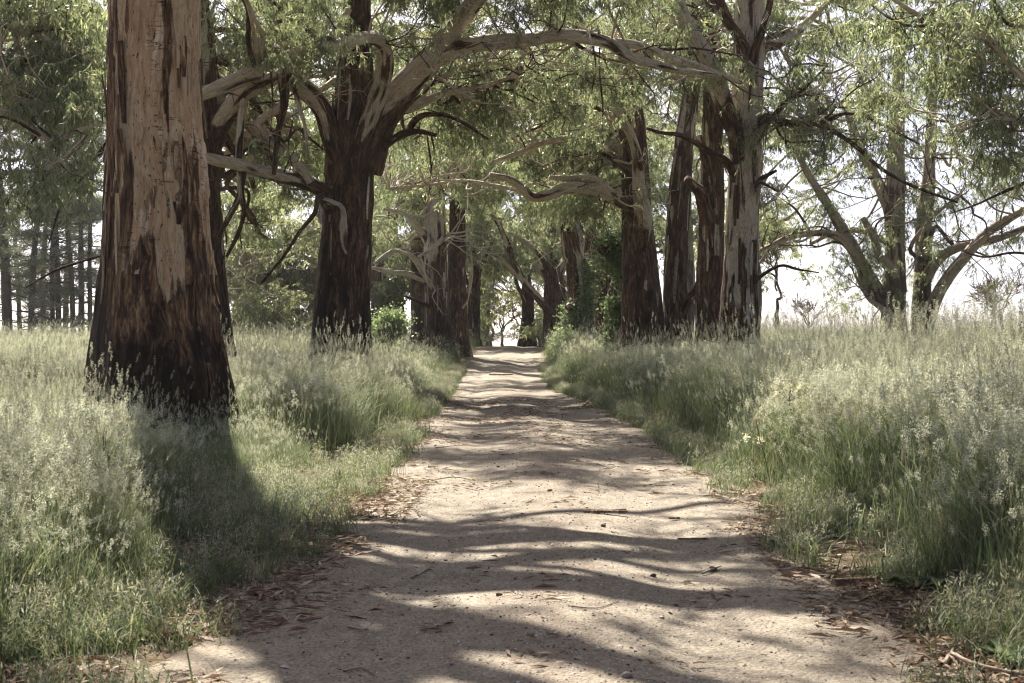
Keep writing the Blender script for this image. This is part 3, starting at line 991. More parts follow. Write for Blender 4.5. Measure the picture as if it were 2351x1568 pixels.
r2.trunk([(1634, 250, 44.6, 46), (1636, 340, 44.4, 54), (1634, 430, 44, 60), (1630, 560, 44, 64), (1628, 680, 44, 68), (1632, 765, 44, 80)], seg=60, step=.08, ridge=.035, char=charH(5, 10, .8, .9), top=[(6.4, 45.5, 15, .25), (6.3, 45, 11, .3)])
r2.limb([(1612, 450, 43.4, 28), (1596, 430, 43.1, 25), (1578, 412, 42.8, 22)], char=(.85, .6), leafy=False, name='sawn_stub')
r2.limb([(1625, 415, 43.3, 24), (1622, 380, 43.2, 20), (1614, 340, 43.1, 17), (1604, 312, 43, 13)], char=(.5, .5), leafy=False, name='broken_limb')
r3 = Tree('r3', 'gum_tree', 'reddish dark gum trunk between the ivy-side trunk and the sawn stub trunk', (1553, 50.5))
r3.trunk([(1590, 180, 52, 40), (1580, 260, 52, 46), (1570, 340, 51.6, 50), (1562, 430, 51.2, 54), (1554, 540, 51, 56), (1550, 660, 50.8, 62), (1553, 770, 50.5, 76)], seg=54, step=.09, ridge=.032, char=charH(7, 11, .62, .93, .1), top=[(6.8, 52.5, 18, .22), (6.8, 52, 14, .3)])
r3.limb([(1580, 690, 50.2, 18), (1597, 668, 49.8, 17), (1606, 640, 49.6, 12)], char=(.8, .5), leafy=False)
r4 = Tree('r4', 'gum_tree', 'stout dark gum on the right with a pale sinuous limb running up its face', (1475, 49))
r4.trunk([(1452, 200, 49.8, 40), (1456, 290, 49.6, 58), (1460, 400, 49.4, 68), (1464, 500, 49.2, 76), (1470, 620, 49, 88), (1476, 770, 49, 114)], seg=76, step=.07, ridge=.034, char=charH(8, 11, .72, .96, .1), flare=.2, top=[(4.6, 50.5, 18, .22), (4.4, 50, 14, .3)])
R4L = [
    ([(1448, 478, 48.1, 24), (1415, 458, 47.6, 28), (1385, 438, 47.2, 28), (1345, 432, 46.8, 26), (1300, 432, 46.4, 26), (1255, 448, 46.1, 25), (1222, 452, 46, 22), (1195, 430, 45.8, 20), (1165, 410, 45.6, 18), (1125, 402, 45.4, 14)], (.25, 0)),
    ([(1392, 440, 47.2, 24), (1372, 415, 47, 20), (1340, 408, 46.8, 17), (1300, 410, 46.6, 15), (1262, 408, 46.4, 14)], (0, .05)),
    ([(1225, 450, 46, 12), (1180, 435, 46.4, 11), (1130, 425, 46.8, 9), (1060, 415, 47.4, 8), (980, 425, 48, 7), (890, 432, 48.6, 5)], (0, 0)),
    ([(1440, 400, 49, 24), (1412, 372, 48.6, 24), (1380, 345, 48.2, 22), (1340, 328, 47.8, 20), (1300, 320, 47.4, 18), (1255, 325, 47, 16), (1215, 342, 46.7, 14), (1170, 358, 46.4, 12), (1130, 372, 46.2, 8)], (.7, .0)),
    ([(1478, 500, 48, 34), (1472, 450, 47.9, 34), (1466, 400, 47.9, 30), (1462, 360, 47.8, 27), (1452, 320, 47.8, 23), (1440, 295, 47.7, 22), (1425, 265, 47.6, 18), (1412, 240, 47.5, 15), (1402, 215, 47.4, 12)], (.05, .0)),
    ([(1440, 340, 48.6, 16), (1420, 280, 48.4, 18), (1408, 240, 48.3, 16), (1395, 150, 48, 12), (1370, 60, 47.6, 9)], (.2, .05)),
    ([(1410, 275, 48.4, 12), (1370, 248, 48, 11), (1340, 242, 47.8, 10), (1290, 262, 47.5, 8), (1240, 290, 47.2, 6), (1180, 315, 47, 4)], (.5, .7)),
    ([(1465, 200, 49.8, 16), (1500, 120, 49.2, 14), (1540, 40, 48.6, 11), (1560, -30, 48, 8)], (.3, 0)),
]
for k, (p, ch) in enumerate(R4L):
    C, r_ = r4.limb(p, char=ch, seg=14, step=.13, lump=.16)
    r4.shoots(C, r_, 4, 1.2, 2, up=.8)
r5 = Tree('r5', 'gum_tree', 'dark snapped gum trunk swathed in ivy against the stout dark gum', (1432, 53))
r5.trunk([(1418, 545, 53, 44), (1424, 620, 53, 42), (1428, 690, 53, 42), (1434, 770, 53, 50)], seg=40, step=.12, ridge=.03, char=charH(7, 9, .9, .97))
r5.limb([(1408, 585, 52.6, 22), (1390, 578, 52.3, 22), (1378, 568, 52.1, 18)], char=(1, .8), leafy=False, name='hollow_stub')
r6 = Tree('r6', 'gum_tree', 'splayed many-stemmed gum with ivy low on its trunk, right of the track', (1338, 72))
r6.trunk([(1300, 540, 72, 22), (1312, 600, 72, 28), (1324, 680, 72, 34), (1338, 780, 72, 46)], seg=40, step=.14, ridge=.035, char=charH(6, 12, .55, .85), top=[(2.4, 72, 15, .15)])
r6.limb([(1336, 690, 72, 24), (1328, 610, 72, 24), (1316, 540, 72, 22), (1308, 480, 72, 16), (1306, 400, 72, 10)], char=(.8, .3))
r6.limb([(1340, 640, 72.4, 16), (1348, 570, 72.4, 16), (1352, 500, 72.4, 12), (1362, 430, 72.6, 8)], char=(.8, .4))
r6.limb([(1318, 715, 71.4, 18), (1310, 708, 71, 18), (1302, 702, 70.8, 16)], char=(.8, .5), leafy=False, name='sawn_stub')
r6b = Tree('r6b', 'gum_tree', 'reddish leaning gum trunk between the many-stemmed gum and the ivy-clad trunk', (1390, 75))
r6b.trunk([(1350, 480, 75, 20), (1362, 560, 75, 26), (1372, 630, 75, 32), (1382, 700, 75, 34), (1390, 770, 75, 42)], seg=36, step=.16, ridge=.035, char=charH(6, 12, .55, .85), top=[(3.6, 75, 16, .15)])
r6b.limb([(1384, 720, 75, 14), (1402, 670, 74.6, 14), (1412, 630, 74.4, 11), (1420, 580, 74, 8)], char=(.7, .5))
r7 = Tree('r7', 'gum_tree', 'gum with a long pale limb leaning left over the track near the crest', (1262, 86))
r7.trunk([(1268, 560, 86, 22), (1268, 620, 86, 30), (1268, 690, 86, 34), (1268, 765, 86, 42)], seg=36, step=.16, ridge=.035, char=charH(4, 10, .6, .9), top=[(2.5, 86, 17, .15)])
r7.limb([(1268, 730, 85.4, 18), (1240, 690, 84.6, 18), (1205, 650, 83.8, 18), (1180, 605, 83.2, 16), (1165, 560, 82.8, 14), (1145, 515, 82.4, 12), (1125, 490, 82, 9)], char=(.55, .4))
r7.limb([(1215, 660, 84, 12), (1180, 625, 83.4, 11), (1150, 595, 83, 8), (1122, 582, 82.6, 5)], char=(.2, .1))
r7.limb([(1252, 600, 85.6, 16), (1225, 570, 85, 15), (1195, 548, 84.4, 12), (1160, 530, 84, 9)], char=(.3, .1))
r7.limb([(1262, 650, 86, 14), (1240, 620, 85.6, 12), (1220, 595, 85.2, 8)], char=(.5, .3))
r8 = Tree('r8', 'gum_tree', 'short knobbly gum standing at the crest where the track ends', (1213, 93))
r8.trunk([(1206, 560, 93, 14), (1208, 610, 93, 16), (1210, 660, 93, 20), (1213, 720, 93, 24), (1213, 768, 93, 32)], seg=28, step=.2, ridge=.04, char=charH(3, 8, .45, .9), top=[(1, 93, 14, .15)])
r8.limb([(1205, 690, 92.8, 10), (1190, 660, 92.4, 9), (1182, 635, 92, 6), (1170, 600, 91.6, 5)], char=(.5, .3))

for key, px, D, w, ln, lab in (('r9', 1292, 97, 26, -14, 'dark gum leaning left beside the long pale leaning limb near the crest'), ('l9', 1086, 92, 24, 6, 'narrow dark gum at the left shoulder of the crest'),
                               ('l10', 915, 95, 26, -6, 'slim hazy gum between the nearly black trunk and the far left cluster'), ('r10', 1362, 99, 22, -18, 'far leaning gum glimpsed behind the ivy-clad many-stemmed trunk')):
    t = Tree(key, 'gum_tree', lab, (px, D))
    t.trunk([(px + ln * 3, 420, D, w * .5), (px + ln * 1.6, 560, D, w * .75), (px + ln * .6, 680, D, w * .9), (px, 770, D, w * 1.25)], seg=28, step=.2, ridge=.035, char=charH(4, 10, .5, .92), top=[((px - CX) * D / F + ln * .1, D, 17, .12)])
    for q in range(3):
        sg = 1 if q % 2 else -1
        t.limb([(px + ln * (.6 + q * .3), 690 - q * 50, D - .3, w * .5), (px + ln + sg * 22, 640 - q * 50, D - 1, w * .45), (px + ln * 1.4 + sg * 45, 585 - q * 50, D - 1.6, w * .3)], char=(.5, .3), seg=8)

# --- the spreading tree in the right hand field
f1 = Tree('f1', 'gum_tree', 'spreading gum with fanning limbs standing in the right hand field against the sky', (2052, 61), bark='bark_grey', group='trees standing in the fields')
f1.trunk([(2062, 180, 61, 30), (2058, 280, 61, 40), (2056, 400, 61, 46), (2054, 520, 61, 48), (2054, 640, 61, 54), (2052, 748, 61, 66)], seg=44, step=.14, ridge=.035, char=charH(3, 8, .35, .85), top=[(16.8, 61, 17, .2)])
F1L = [
    ([(2040, 710, 60.6, 24), (2012, 690, 60.2, 26), (1988, 650, 59.8, 30), (1975, 600, 59.4, 30), (1950, 565, 59, 26), (1915, 540, 58.6, 20), (1870, 535, 58.2, 16), (1810, 545, 57.8, 14), (1745, 575, 57.4, 8)], (.4, .2)),
    ([(2030, 690, 60.6, 24), (2000, 640, 60.2, 28), (1965, 580, 59.8, 28), (1930, 520, 59.4, 26), (1895, 460, 59, 22), (1862, 410, 58.8, 16), (1830, 350, 58.6, 12), (1800, 290, 58.4, 8)], (.4, .1)),
    ([(2045, 480, 61, 30), (2020, 430, 61.2, 28), (1990, 370, 61.4, 24), (1960, 300, 61.8, 18), (1940, 230, 62, 12)], (.3, .1)),
    ([(2045, 620, 60.4, 20), (2020, 590, 60, 20), (2005, 540, 59.7, 16), (1980, 500, 59.4, 12)], (.3, .1)),
    ([(2035, 560, 60.4, 12), (1990, 535, 60, 12), (1930, 530, 59.6, 10), (1860, 560, 59.2, 8)], (.1, .1)),
    ([(2070, 745, 60.2, 12), (2030, 710, 59.8, 12), (1998, 690, 59.4, 11), (1978, 660, 59.2, 8), (1962, 630, 59, 6)], (.1, .2)),
]
for k, (p, ch) in enumerate(F1L):
    C, r_ = f1.limb(p, char=ch, seg=12, step=.2)
    f1.shoots(C, r_, 6, 1.6, 5)
f2 = Tree('f2', 'gum_tree', 'second stem group of the right hand field with limbs sweeping far to the right', (2118, 62), bark='bark_grey', group='trees standing in the fields')
f2.trunk([(2140, 250, 62, 24), (2132, 400, 62, 34), (2122, 520, 62, 40), (2118, 640, 62, 44), (2118, 750, 62, 54)], seg=40, step=.14, ridge=.035, char=charH(3, 8, .35, .85), top=[(18.4, 62, 16, .2)])
F2L = [
    ([(2130, 745, 61.6, 26), (2145, 690, 61.2, 30), (2175, 640, 60.8, 28), (2215, 590, 60.4, 26), (2260, 540, 60, 24), (2310, 505, 59.6, 20), (2370, 470, 59, 15), (2440, 420, 58.4, 10)], (.3, .1)),
    ([(2124, 650, 61.6, 22), (2150, 600, 61.2, 24), (2195, 570, 60.8, 22), (2240, 560, 60.4, 20), (2290, 548, 60, 18), (2351, 525, 59.6, 14), (2420, 500, 59, 8)], (.3, .1)),
    ([(2120, 600, 61.4, 10), (2090, 570, 60.8, 10), (2140, 500, 60.2, 9), (2200, 450, 60, 7)], (.3, .3)),
    ([(2150, 520, 61.4, 8), (2185, 560, 61, 8), (2220, 570, 60.6, 6), (2270, 590, 60.2, 4)], (.8, .8)),
]
for k, (p, ch) in enumerate(F2L):
    C, r_ = f2.limb(p, char=ch, seg=12, step=.2)
    f2.shoots(C, r_, 6, 1.5, 5)

# --- near trees whose trunks are outside the picture
nl = Tree('nl', 'gum_tree', 'leafy gum at the left edge whose drooping boughs hang before the pines', loc=(-13.2, 25, float(zg(-13.2, 25))), group='near trees reaching in from the sides')
nl.trunk([], seg=36, step=.2, ridge=.03, top=[(-13.4, 25, 14, .2), (-13.2, 25, 9, .4), (-13.2, 25, 5, .5), (-13.2, 25, 1, .6)])
for p in ([(-80, 250, 25, 26), (40, 270, 25, 22), (110, 320, 24.8, 15), (180, 300, 24.7, 12), (235, 285, 24.6, 8)],
          [(-60, 150, 25.6, 26), (60, 200, 25.6, 20), (130, 250, 25.5, 15), (220, 295, 25.5, 9)],
          [(-80, 400, 24.2, 10), (40, 395, 24.2, 10), (120, 380, 24.2, 8), (200, 310, 24.2, 6)],
          [(-80, 20, 26, 20), (40, 60, 26, 14), (150, 110, 26, 10), (230, 150, 26, 6)]):
    C, r_ = nl.limb(p, char=(.15, .25), seg=9)
    nl.shoots(C, r_, 6, .9, 5)
C, r_ = nl.limb([(250, 325, 27, 14), (220, 360, 26.9, 12), (190, 378, 26.8, 10), (160, 410, 26.8, 7), (130, 500, 26.8, 5), (112, 560, 26.8, 3)], char=(1, 1), seg=8, leafy=False)
nl.shoots(C, r_, 4, .7, 0)
C, r_ = nl.limb([(260, 580, 27, 6), (190, 600, 26.9, 5), (130, 620, 26.8, 5), (60, 660, 26.8, 3)], char=(1, 1), seg=7, leafy=False)
nl.shoots(C, r_, 4, .5, 0)
nr = Tree('nr', 'gum_tree', 'bright leafy gum reaching in at the upper right corner on a curved limb', loc=(13.5, 27, float(zg(13.5, 27))), group='near trees reaching in from the sides')
nr.trunk([], seg=36, step=.2, ridge=.03, top=[(13.6, 27, 15, .2), (13.5, 27, 9, .4), (13.5, 27, 5, .5), (13.5, 27, 1, .6)])
for p, ch in (([(2560, 360, 27, 30), (2440, 250, 26.8, 24), (2370, 195, 26.6, 20), (2320, 150, 26.4, 18), (2280, 100, 26.2, 17), (2220, 62, 26, 15), (2150, 55, 25.8, 12), (2100, 30, 25.6, 10), (2040, -10, 25.4, 8)], (.05, .1)),
              ([(2225, 62, 26, 10), (2235, 20, 26, 10), (2245, -40, 26, 9)], (.1, .1)),
              ([(2500, 70, 26.4, 10), (2400, 40, 26.2, 9), (2330, 60, 26, 8), (2290, 30, 26, 6), (2280, -20, 26, 5)], (.7, .7)),
              ([(2560, 380, 27.4, 14), (2440, 310, 27.2, 12), (2360, 290, 27, 10), (2310, 272, 26.8, 9), (2260, 280, 26.6, 7), (2200, 300, 26.4, 5)], (.1, .1)),
              ([(2320, 280, 26.8, 7), (2330, 330, 26.6, 6), (2400, 380, 26.6, 5)], (.2, .2)),
              ([(2520, 460, 27.4, 12), (2420, 400, 27.2, 9), (2330, 430, 27, 7), (2240, 470, 26.9, 5), (2180, 490, 26.8, 3)], (1, 1)),
              ([(2520, 560, 27.4, 8), (2430, 590, 27.2, 6), (2330, 580, 27, 5), (2260, 590, 26.9, 4), (2205, 575, 26.8, 2)], (1, 1)),
              ([(2150, 55, 25.8, 8), (2090, 60, 25.6, 7), (2040, 40, 25.4, 6), (2000, 10, 25.2, 4)], (.8, .8))):
    C, r_ = nr.limb(p, char=ch, seg=10)
    nr.shoots(C, r_, 5, .8, 3 if ch[0] < .9 else 0)

# --- trees beyond the crest and the woods behind
BG = []
bgl = [(-13.5, 97, 'bushy gum in the hazy wood behind the left verge', 24), (-20, 104, 'pale-limbed gum in the hazy wood left of the nearly black trunk', 25),
       (-6, 101, 'crest gum left of the gap where the sky shows', 25), (6.8, 103, 'crest gum close right of the sky gap', 26),
       (12, 98, 'crest gum behind the stout dark gum', 25), (18, 106, 'crest gum behind the tall patchy trunk', 24), (-2.5, 122, 'slim gum beyond the crest left of centre', 24), (4.2, 124, 'slim gum beyond the crest at the sky gap', 22)]
for k, (x, y, lab, hgt) in enumerate(bgl):
    t = Tree('b%d' % k, 'gum_tree', lab, loc=(x, y, float(zg(x, y))), bark='bark_grey', leaf='leaf_far', group='gum trees beyond the crest')
    z = t.loc[2]
    lean = rng.normal(0, .6, 2)
    t.trunk([], seg=20, step=.4, ridge=.03, char=charH(3, 9, .3, .85),
            top=[(x + lean[0] * 2, y + lean[1], z + hgt * .85, .12), (x + lean[0], y, z + hgt * .5, .3), (x + .2, y, z + 4, .42), (x, y, z + .8, .5)])
    for q in range(7):
        a, h0, ln = rng.uniform(0, 6.28), rng.uniform(3, hgt * .6), rng.uniform(3.5, 7)
        d = np.array([math.cos(a), math.sin(a) * .6, .55])
        p0 = np.array([x + lean[0] * h0 / hgt * 2, y, z + h0])
        C, r_ = t.limb([(*p0, .2), (*(p0 + d * ln * .4 + rng.normal(0, .4, 3)), .15), (*(p0 + d * ln * .75 + rng.normal(0, .5, 3)), .1), (*(p0 + d * ln + (0, 0, .5)), .05)], world=True, seg=7, step=.4, char=(.2, .05))
        if q < 5:
            t.shoots(C, r_, 3, 2.0, 3, 2.0)
    BG.append(t)

gap = lambda px, py: (1120 < px < 1230 and py > 640) or (1108 < px < 1240 and py > 710)
NZ = lambda key, *a, **k: zone(key, *a, **k)
for t, x0, x1, y0, y1, n in (('b0', 690, 960, 60, 610, 26), ('b1', 480, 760, 60, 640, 34), ('b2', 860, 1150, 0, 640, 38), ('b3', 1190, 1440, 0, 640, 34), ('b4', 1400, 1620, 0, 620, 26), ('b5', 1560, 1760, 0, 560, 22),
                             ('b6', 1000, 1180, 120, 620, 20), ('b7', 1180, 1380, 120, 620, 16)):
    D = TREES[t].loc[1]
    zone(t, x0, x1, y0, y1, D - 6, D + 6, n, 2.3, 75, 2.0, skip=gap)
zone('b0', 520, 720, 520, 745, 88, 100, 14, 1.8, 70, 1.9)
zone('b1', 520, 740, 430, 640, 78, 92, 12, 1.6, 60, 1.8)

zone('b2', 1000, 1112, 540, 745, 99, 108, 9, 1.6, 60, 1.7)
zone('b3', 1240, 1340, 540, 735, 99, 110, 9, 1.6, 60, 1.7)
zone('b6', 1118, 1238, 640, 760, 118, 130, 9, .8, 26, 1.4)
zone('b6', 1120, 1240, 520, 640, 112, 125, 6, 1.8, 60, 1.8)
zone('nl', -120, 235, -120, 185, 25.8, 29.5, 34, .75, 75, .8)
zone('nl', -120, 60, 200, 290, 23.5, 27, 4, .45, 30, .75)
zone('t2', 480, 780, -60, 350, 37, 45, 34, 1.1, 85, 1.0)
zone('t2', 500, 740, 20, 130, 30.5, 34, 10, .8, 60, .85, keep=False)
zone('t2', 540, 740, 270, 560, 41, 50, 20, 1.1, 75, 1.0)
zone('t2', -60, 240, 0, 230, 34, 42, 12, 1.1, 80, 1.0)
zone('t3', 860, 1420, -80, 330, 38, 47, 46, 1.1, 85, 1.0)
zone('t3', 880, 1100, -80, 40, 34, 37, 7, .7, 60, .9, keep=False)
zone('t3', 640, 760, -80, 40, 34, 37, 7, .7, 60, .9)
zone('t3', 1080, 1450, -80, 60, 33, 36, 12, .8, 60, .9)
zone('t3', 1080, 1440, 150, 260, 35, 38, 10, .7, 60, .9)
zone('r1', 1400, 1660, -80, 200, 41, 47, 22, 1.1, 85, 1.0)
zone('r1', 1770, 2060, -60, 300, 39, 46, 24, 1.1, 75, 1.0)
zone('r1', 1800, 1990, 180, 380, 40, 43, 8, .7, 40, .85)
zone('nr', 2000, 2460, -100, 230, 26.8, 30, 38, .75, 70, .8)
zone('nr', 2180, 2460, 200, 310, 27.5, 30, 8, .6, 45, .8)
zone('r4', 880, 1460, 180, 400, 50, 58, 40, 1.3, 80, 1.15)
zone('r4', 900, 1420, 330, 480, 50, 60, 22, 1.2, 70, 1.15)
zone('r4', 1130, 1400, 190, 300, 45, 48, 8, .8, 50, 1.0)
zone('r3', 1480, 1720, 100, 420, 53, 58, 16, 1.2, 70, 1.1)
zone('r4', 1220, 1420, 440, 530, 46, 50, 9, .8, 60, 1.0)
zone('t4', 850, 1120, 240, 520, 64, 76, 26, 1.5, 80, 1.3)
zone('t4', 850, 960, 490, 600, 68, 78, 8, 1.2, 60, 1.2)
zone('t4b', 1000, 1200, 250, 500, 68, 78, 16, 1.5, 80, 1.3)
zone('t4c', 860, 1000, 200, 500, 70, 80, 12, 1.5, 80, 1.3)
zone('t5', 800, 960, 380, 620, 84, 94, 12, 1.8, 80, 1.6)
zone('r6', 1220, 1420, 300, 520, 69, 78, 20, 1.4, 80, 1.3)
zone('r6b', 1340, 1560, 300, 560, 72, 80, 16, 1.4, 80, 1.3)
zone('r7', 1110, 1330, 430, 590, 82, 92, 16, 1.5, 75, 1.5)
zone('r7', 1040, 1160, 440, 600, 84, 94, 10, 1.5, 75, 1.5)
zone('r8', 1110, 1260, 500, 600, 90, 100, 9, 1.5, 70, 1.6)
zone('f1', 1760, 2120, 160, 470, 56, 66, 23, 1.0, 55, 1.1)
zone('f1', 1755, 1960, 440, 540, 55, 60, 5, .7, 32, 1.0)
zone('f1', 1975, 2085, 570, 690, 57, 60, 3, .45, 40, .9, keep=False)
zone('f2', 2060, 2420, 200, 440, 56, 66, 23, 1.0, 55, 1.1)
zone('f2', 2200, 2420, 380, 480, 57, 62, 4, .8, 35, 1.0)

# long limbs crossing above the picture: their shadows rake the track
for key, y0, xa, xb, dz, dy in (('t1', 17.4, -3.9, 5.0, 1.2, -1.6), ('t1', 17.2, -4.0, 4.5, 1.6, -3.6), ('t1', 17.0, -4.0, 3.6, 1.2, -5.6), ('t1', 19.0, -3.9, 3.6, 2.2, 4.0),
                                ('t3', 34, -3.6, 4.0, .9, -5.0), ('t3', 35, -3.6, 5.0, 1.2, -2.5), ('t3', 36, -3.7, 4.5, 1.6, -8.0), ('t3', 37, -3.6, 5, 2.2, 2.5), ('t3', 36, -3.6, 3.0, 2.4, -11),
                                ('r1', 39, 6.6, -3.5, 1.0, -4.0), ('r1', 40, 6.6, -4.5, 1.6, -9.0), ('r1', 39.5, 6.7, -2.0, 2.5, -13), ('r1', 41, 6.6, -5.0, 2.0, 2.0),
                                ('r4', 50, 4.4, -5.0, 1.0, -2.0), ('r4', 50, 4.4, -5.0, 1.8, 3.0), ('t4', 66, -3.2, 4.5, 1.0, -4.0), ('t4', 67, -3.2, 4.5, 1.0, 3.0)):
    n = 7
    t = np.linspace(0, 1, n)
    yy_ = y0 + dy * t
    z_ = H + .242 * np.maximum(yy_, y0 - 2) + dz + .35 + .7 * np.sin(t * 2.4) + rng.normal(0, .15, n)
    P_ = [(xa + (xb - xa) * a + rng.normal(0, .1), b + rng.normal(0, .2), c, (.065 if key == 't1' else .13) * (1 - a) + .022) for a, b, c in zip(t, yy_, z_)]
    C, r_ = TREES[key].limb(P_, world=True, seg=8, char=(.3, .1), step=.25)
    TREES[key].shoots(C, r_, 10, 1.3, 2 if key == 't1' else 4)

def web(key, x0, x1, y0, y1, D0, D1, n, length=3.0, r=.035, chars=(.05, .4, .9)):
    """thin crooked branches that show between the leaves"""
    t = TREES[key]
    for _ in range(n):
        a = at(rng.uniform(x0, x1), rng.uniform(y0, y1), rng.uniform(D0, D1))
        if len(t.pts):
            dd = np.linalg.norm(t.pts[:, :3] - a, axis=1)
            k = int(np.argmin(dd))
            if dd[k] < 6:
                a = t.pts[k, :3] * .9 + a * .1
        ch = rng.choice(chars)
        d = np.array([rng.normal(0, 1), rng.normal(0, .5), rng.normal(.15, .4)])
        d /= np.linalg.norm(d)
        p, rr = a, r * rng.uniform(.6, 1.3)
        for q in range(3):
            d = d + rng.normal(0, .35, 3)
            d /= np.linalg.norm(d)
            e = p + d * length * rng.uniform(.25, .45)
            t.twig(p, e, rr, rr * .7, .22, 6, char=ch)
            for _k in range(2):
                d2 = d + rng.normal(0, .8, 3)
                f = e + d2 / np.linalg.norm(d2) * length * rng.uniform(.12, .3)
                t.twig(e, f, rr * .5, .006, .3, 4, char=ch)
            p, rr = e, rr * .68


web('t3', 620, 760, 0, 300, 35, 37, 12, 2.2)
web('t3', 880, 1450, 0, 300, 34, 38, 34, 2.8)
web('t2', 520, 740, 100, 480, 35, 38, 16, 2.2)
web('r1', 1400, 1660, 0, 250, 38, 42, 14, 2.6)
web('r1', 1770, 2050, 100, 420, 37, 40, 16, 2.4)
web('r4', 1120, 1440, 220, 480, 46, 50, 22, 2.6, .04, (.0, .1, .6))
web('r4', 900, 1200, 380, 500, 47, 52, 12, 3.0, .035, (.0, .1))
web('t4', 860, 1120, 430, 640, 64, 68, 14, 3.2, .05, (.0, .2))
web('r6', 1220, 1420, 450, 640, 70, 74, 12, 3.0, .05)
web('b1', 540, 740, 480, 700, 76, 90, 16, 4.5, .05, (.0, .1))
web('nr', 2000, 2351, 100, 330, 25, 28, 12, 1.6, .02)
web('nl', 0, 230, 100, 340, 24, 27, 14, 1.8, .022)
web('f1', 1780, 2100, 250, 620, 57, 62, 20, 3.6, .05)
web('f2', 2080, 2400, 300, 560, 57, 62, 16, 3.6, .05)

# crowns above the picture: they throw the dappled shade on the track
crown('t1', (-2.8, 17.5, 12.0), (5.5, 5.0, 4.0), 9, 1.2, 50)
crown('t2', (-7.5, 36, 17.0), (6, 6, 4.5), 8, 1.4, 50)
crown('t3', (-3.0, 37, 16.5), (6.5, 6, 4.5), 12, 1.4, 50)
crown('r1', (5.5, 41, 17.5), (6, 6, 4.5), 10, 1.4, 50)
crown('r4', (3.5, 50, 18.5), (6, 6, 4.5), 6, 1.5, 50)
crown('t3', (-4.5, 33, 14.0), (4.5, 5, 3), 9, 1.2, 45)
crown('t3', (-3.5, 28.5, 12.5), (4, 4, 2.5), 19, 1.0, 42)
crown('t4', (-3.0, 68, 22), (6, 6, 4), 10, 1.6, 60)
for t in list(TREES.values()):
    t.finish()

# hanging strips of shed bark on the forks
def strip(tree, px, py, D, length, w=.03):
    mb = MB()
    p = at(px, py, D)
    n = 9
    t = np.linspace(0, 1, n)
    c = p + np.column_stack([.05 * np.sin(t * 5 + px), .05 * np.cos(t * 4 + py), -t * length])
    tw = t * 4 + px
    s = np.column_stack([np.cos(tw), np.sin(tw), 0 * t]) * (w * (1 - .6 * t))[:, None]
    nn = np.column_stack([-np.sin(tw), np.cos(tw), 0 * t]) * .004
    v = np.stack([c - s - nn, c + s - nn, c + s + nn, c - s + nn], 1).reshape(-1, 3)
    q = [(i * 4 + j, i * 4 + (j + 1) % 4, i * 4 + 4 + (j + 1) % 4, i * 4 + 4 + j) for i in range(n - 1) for j in range(4)]
    mb.add(v, q, bk=v, char=np.full(len(v), .8), flake=np.full(len(v), .9))
    mb.build('bark_strip', M['bark'], tree.root)


for px, py, D, L, tr in ((622, 165, 34.9, 2.2, t2), (640, 168, 34.8, 1.5, t2), (648, 160, 34.8, 1.0, t2), (668, 270, 34.8, 1.2, t2), (1380, 110, 34.7, 2.1, t3), (1363, 105, 34.8, 1.2, t3),
                         (985, 300, 35, 1.6, t3), (992, 305, 35, 1.0, t3), (1700, 250, 38.6, 2.6, r1), (1760, 250, 39.3, 1.5, r1), (760, 440, 36.2, 1.4, t3), (745, 440, 36.2, .8, t3), (515, 520, 35, 1.0, t2)):
    strip(tr, px, py, D, L)

def slivers(tree, n, z0, z1, Lr=(.25, 1.0), wr=(.015, .05)):
    """loose bark plates that cling to the trunk and lift at one end"""
    C, rad = tree.axis, tree.axis_r
    for _ in range(n):
        zt = tree.loc[2] + rng.uniform(z0, z1)
        th = rng.uniform(-math.pi, 0)                  # the side that faces the track's near end
        L, w = rng.uniform(*Lr), rng.uniform(*wr)
        m = 8
        t = np.linspace(0, 1, m)
        z = zt - t * L
        order = np.argsort(C[:, 2])
        cx_, cy_, rr = (np.interp(z, C[order, 2], a[order]) for a in (C[:, 0], C[:, 1], rad))
        lift = rng.choice([-1, 1])
        off = .018 + (.01 + .05 * rng.random()) * (t if lift > 0 else 1 - t) ** 2
        ang = th + .04 * np.sin(t * 3 + th * 7)
        ww = w * (1 - .75 * np.abs(t - .4)) / rr
        V = []
        for s_, o_ in ((-1, -.008), (1, -.008), (1, .006), (-1, .006)):
            a = ang + s_ * ww
            V.append(np.stack([cx_ + np.cos(a) * (rr + off + o_), cy_ + np.sin(a) * (rr + off + o_), z], -1))
        V = np.stack(V, 1).reshape(-1, 3)
        q = [(i * 4 + j, i * 4 + (j + 1) % 4, i * 4 + 4 + (j + 1) % 4, i * 4 + 4 + j) for i in range(m - 1) for j in range(4)]
        q += [(3, 2, 1, 0), (m * 4 - 4, m * 4 - 3, m * 4 - 2, m * 4 - 1)]
        mb = MB()
        f = rng.choice([.2, .45, .85]) if zt - tree.loc[2] > 2.2 else .9
        mb.add(V, q, bk=V, char=np.full(len(V), f), flake=np.full(len(V), f))
        mb.build('bark_strip', M[tree.bark], tree.trunk_o)


slivers(t1, 46, .8, 5.2)
slivers(t3, 34, 1.5, 9.5, (.3, 1.4), (.02, .06))
slivers(r1, 34, 1.0, 9.5, (.3, 1.4), (.02, .07))
slivers(r2, 16, 1.0, 6.0, (.3, 1.2), (.02, .06))
slivers(r3, 18, 1.0, 8.0, (.4, 1.6), (.02, .07))
slivers(r4, 26, 1.0, 8.0, (.4, 1.6), (.02, .07))
slivers(t4, 20, 1.0, 6.0, (.4, 1.4), (.03, .08))
slivers(t2, 10, 1.0, 9.0, (.3, 1.4), (.02, .06))

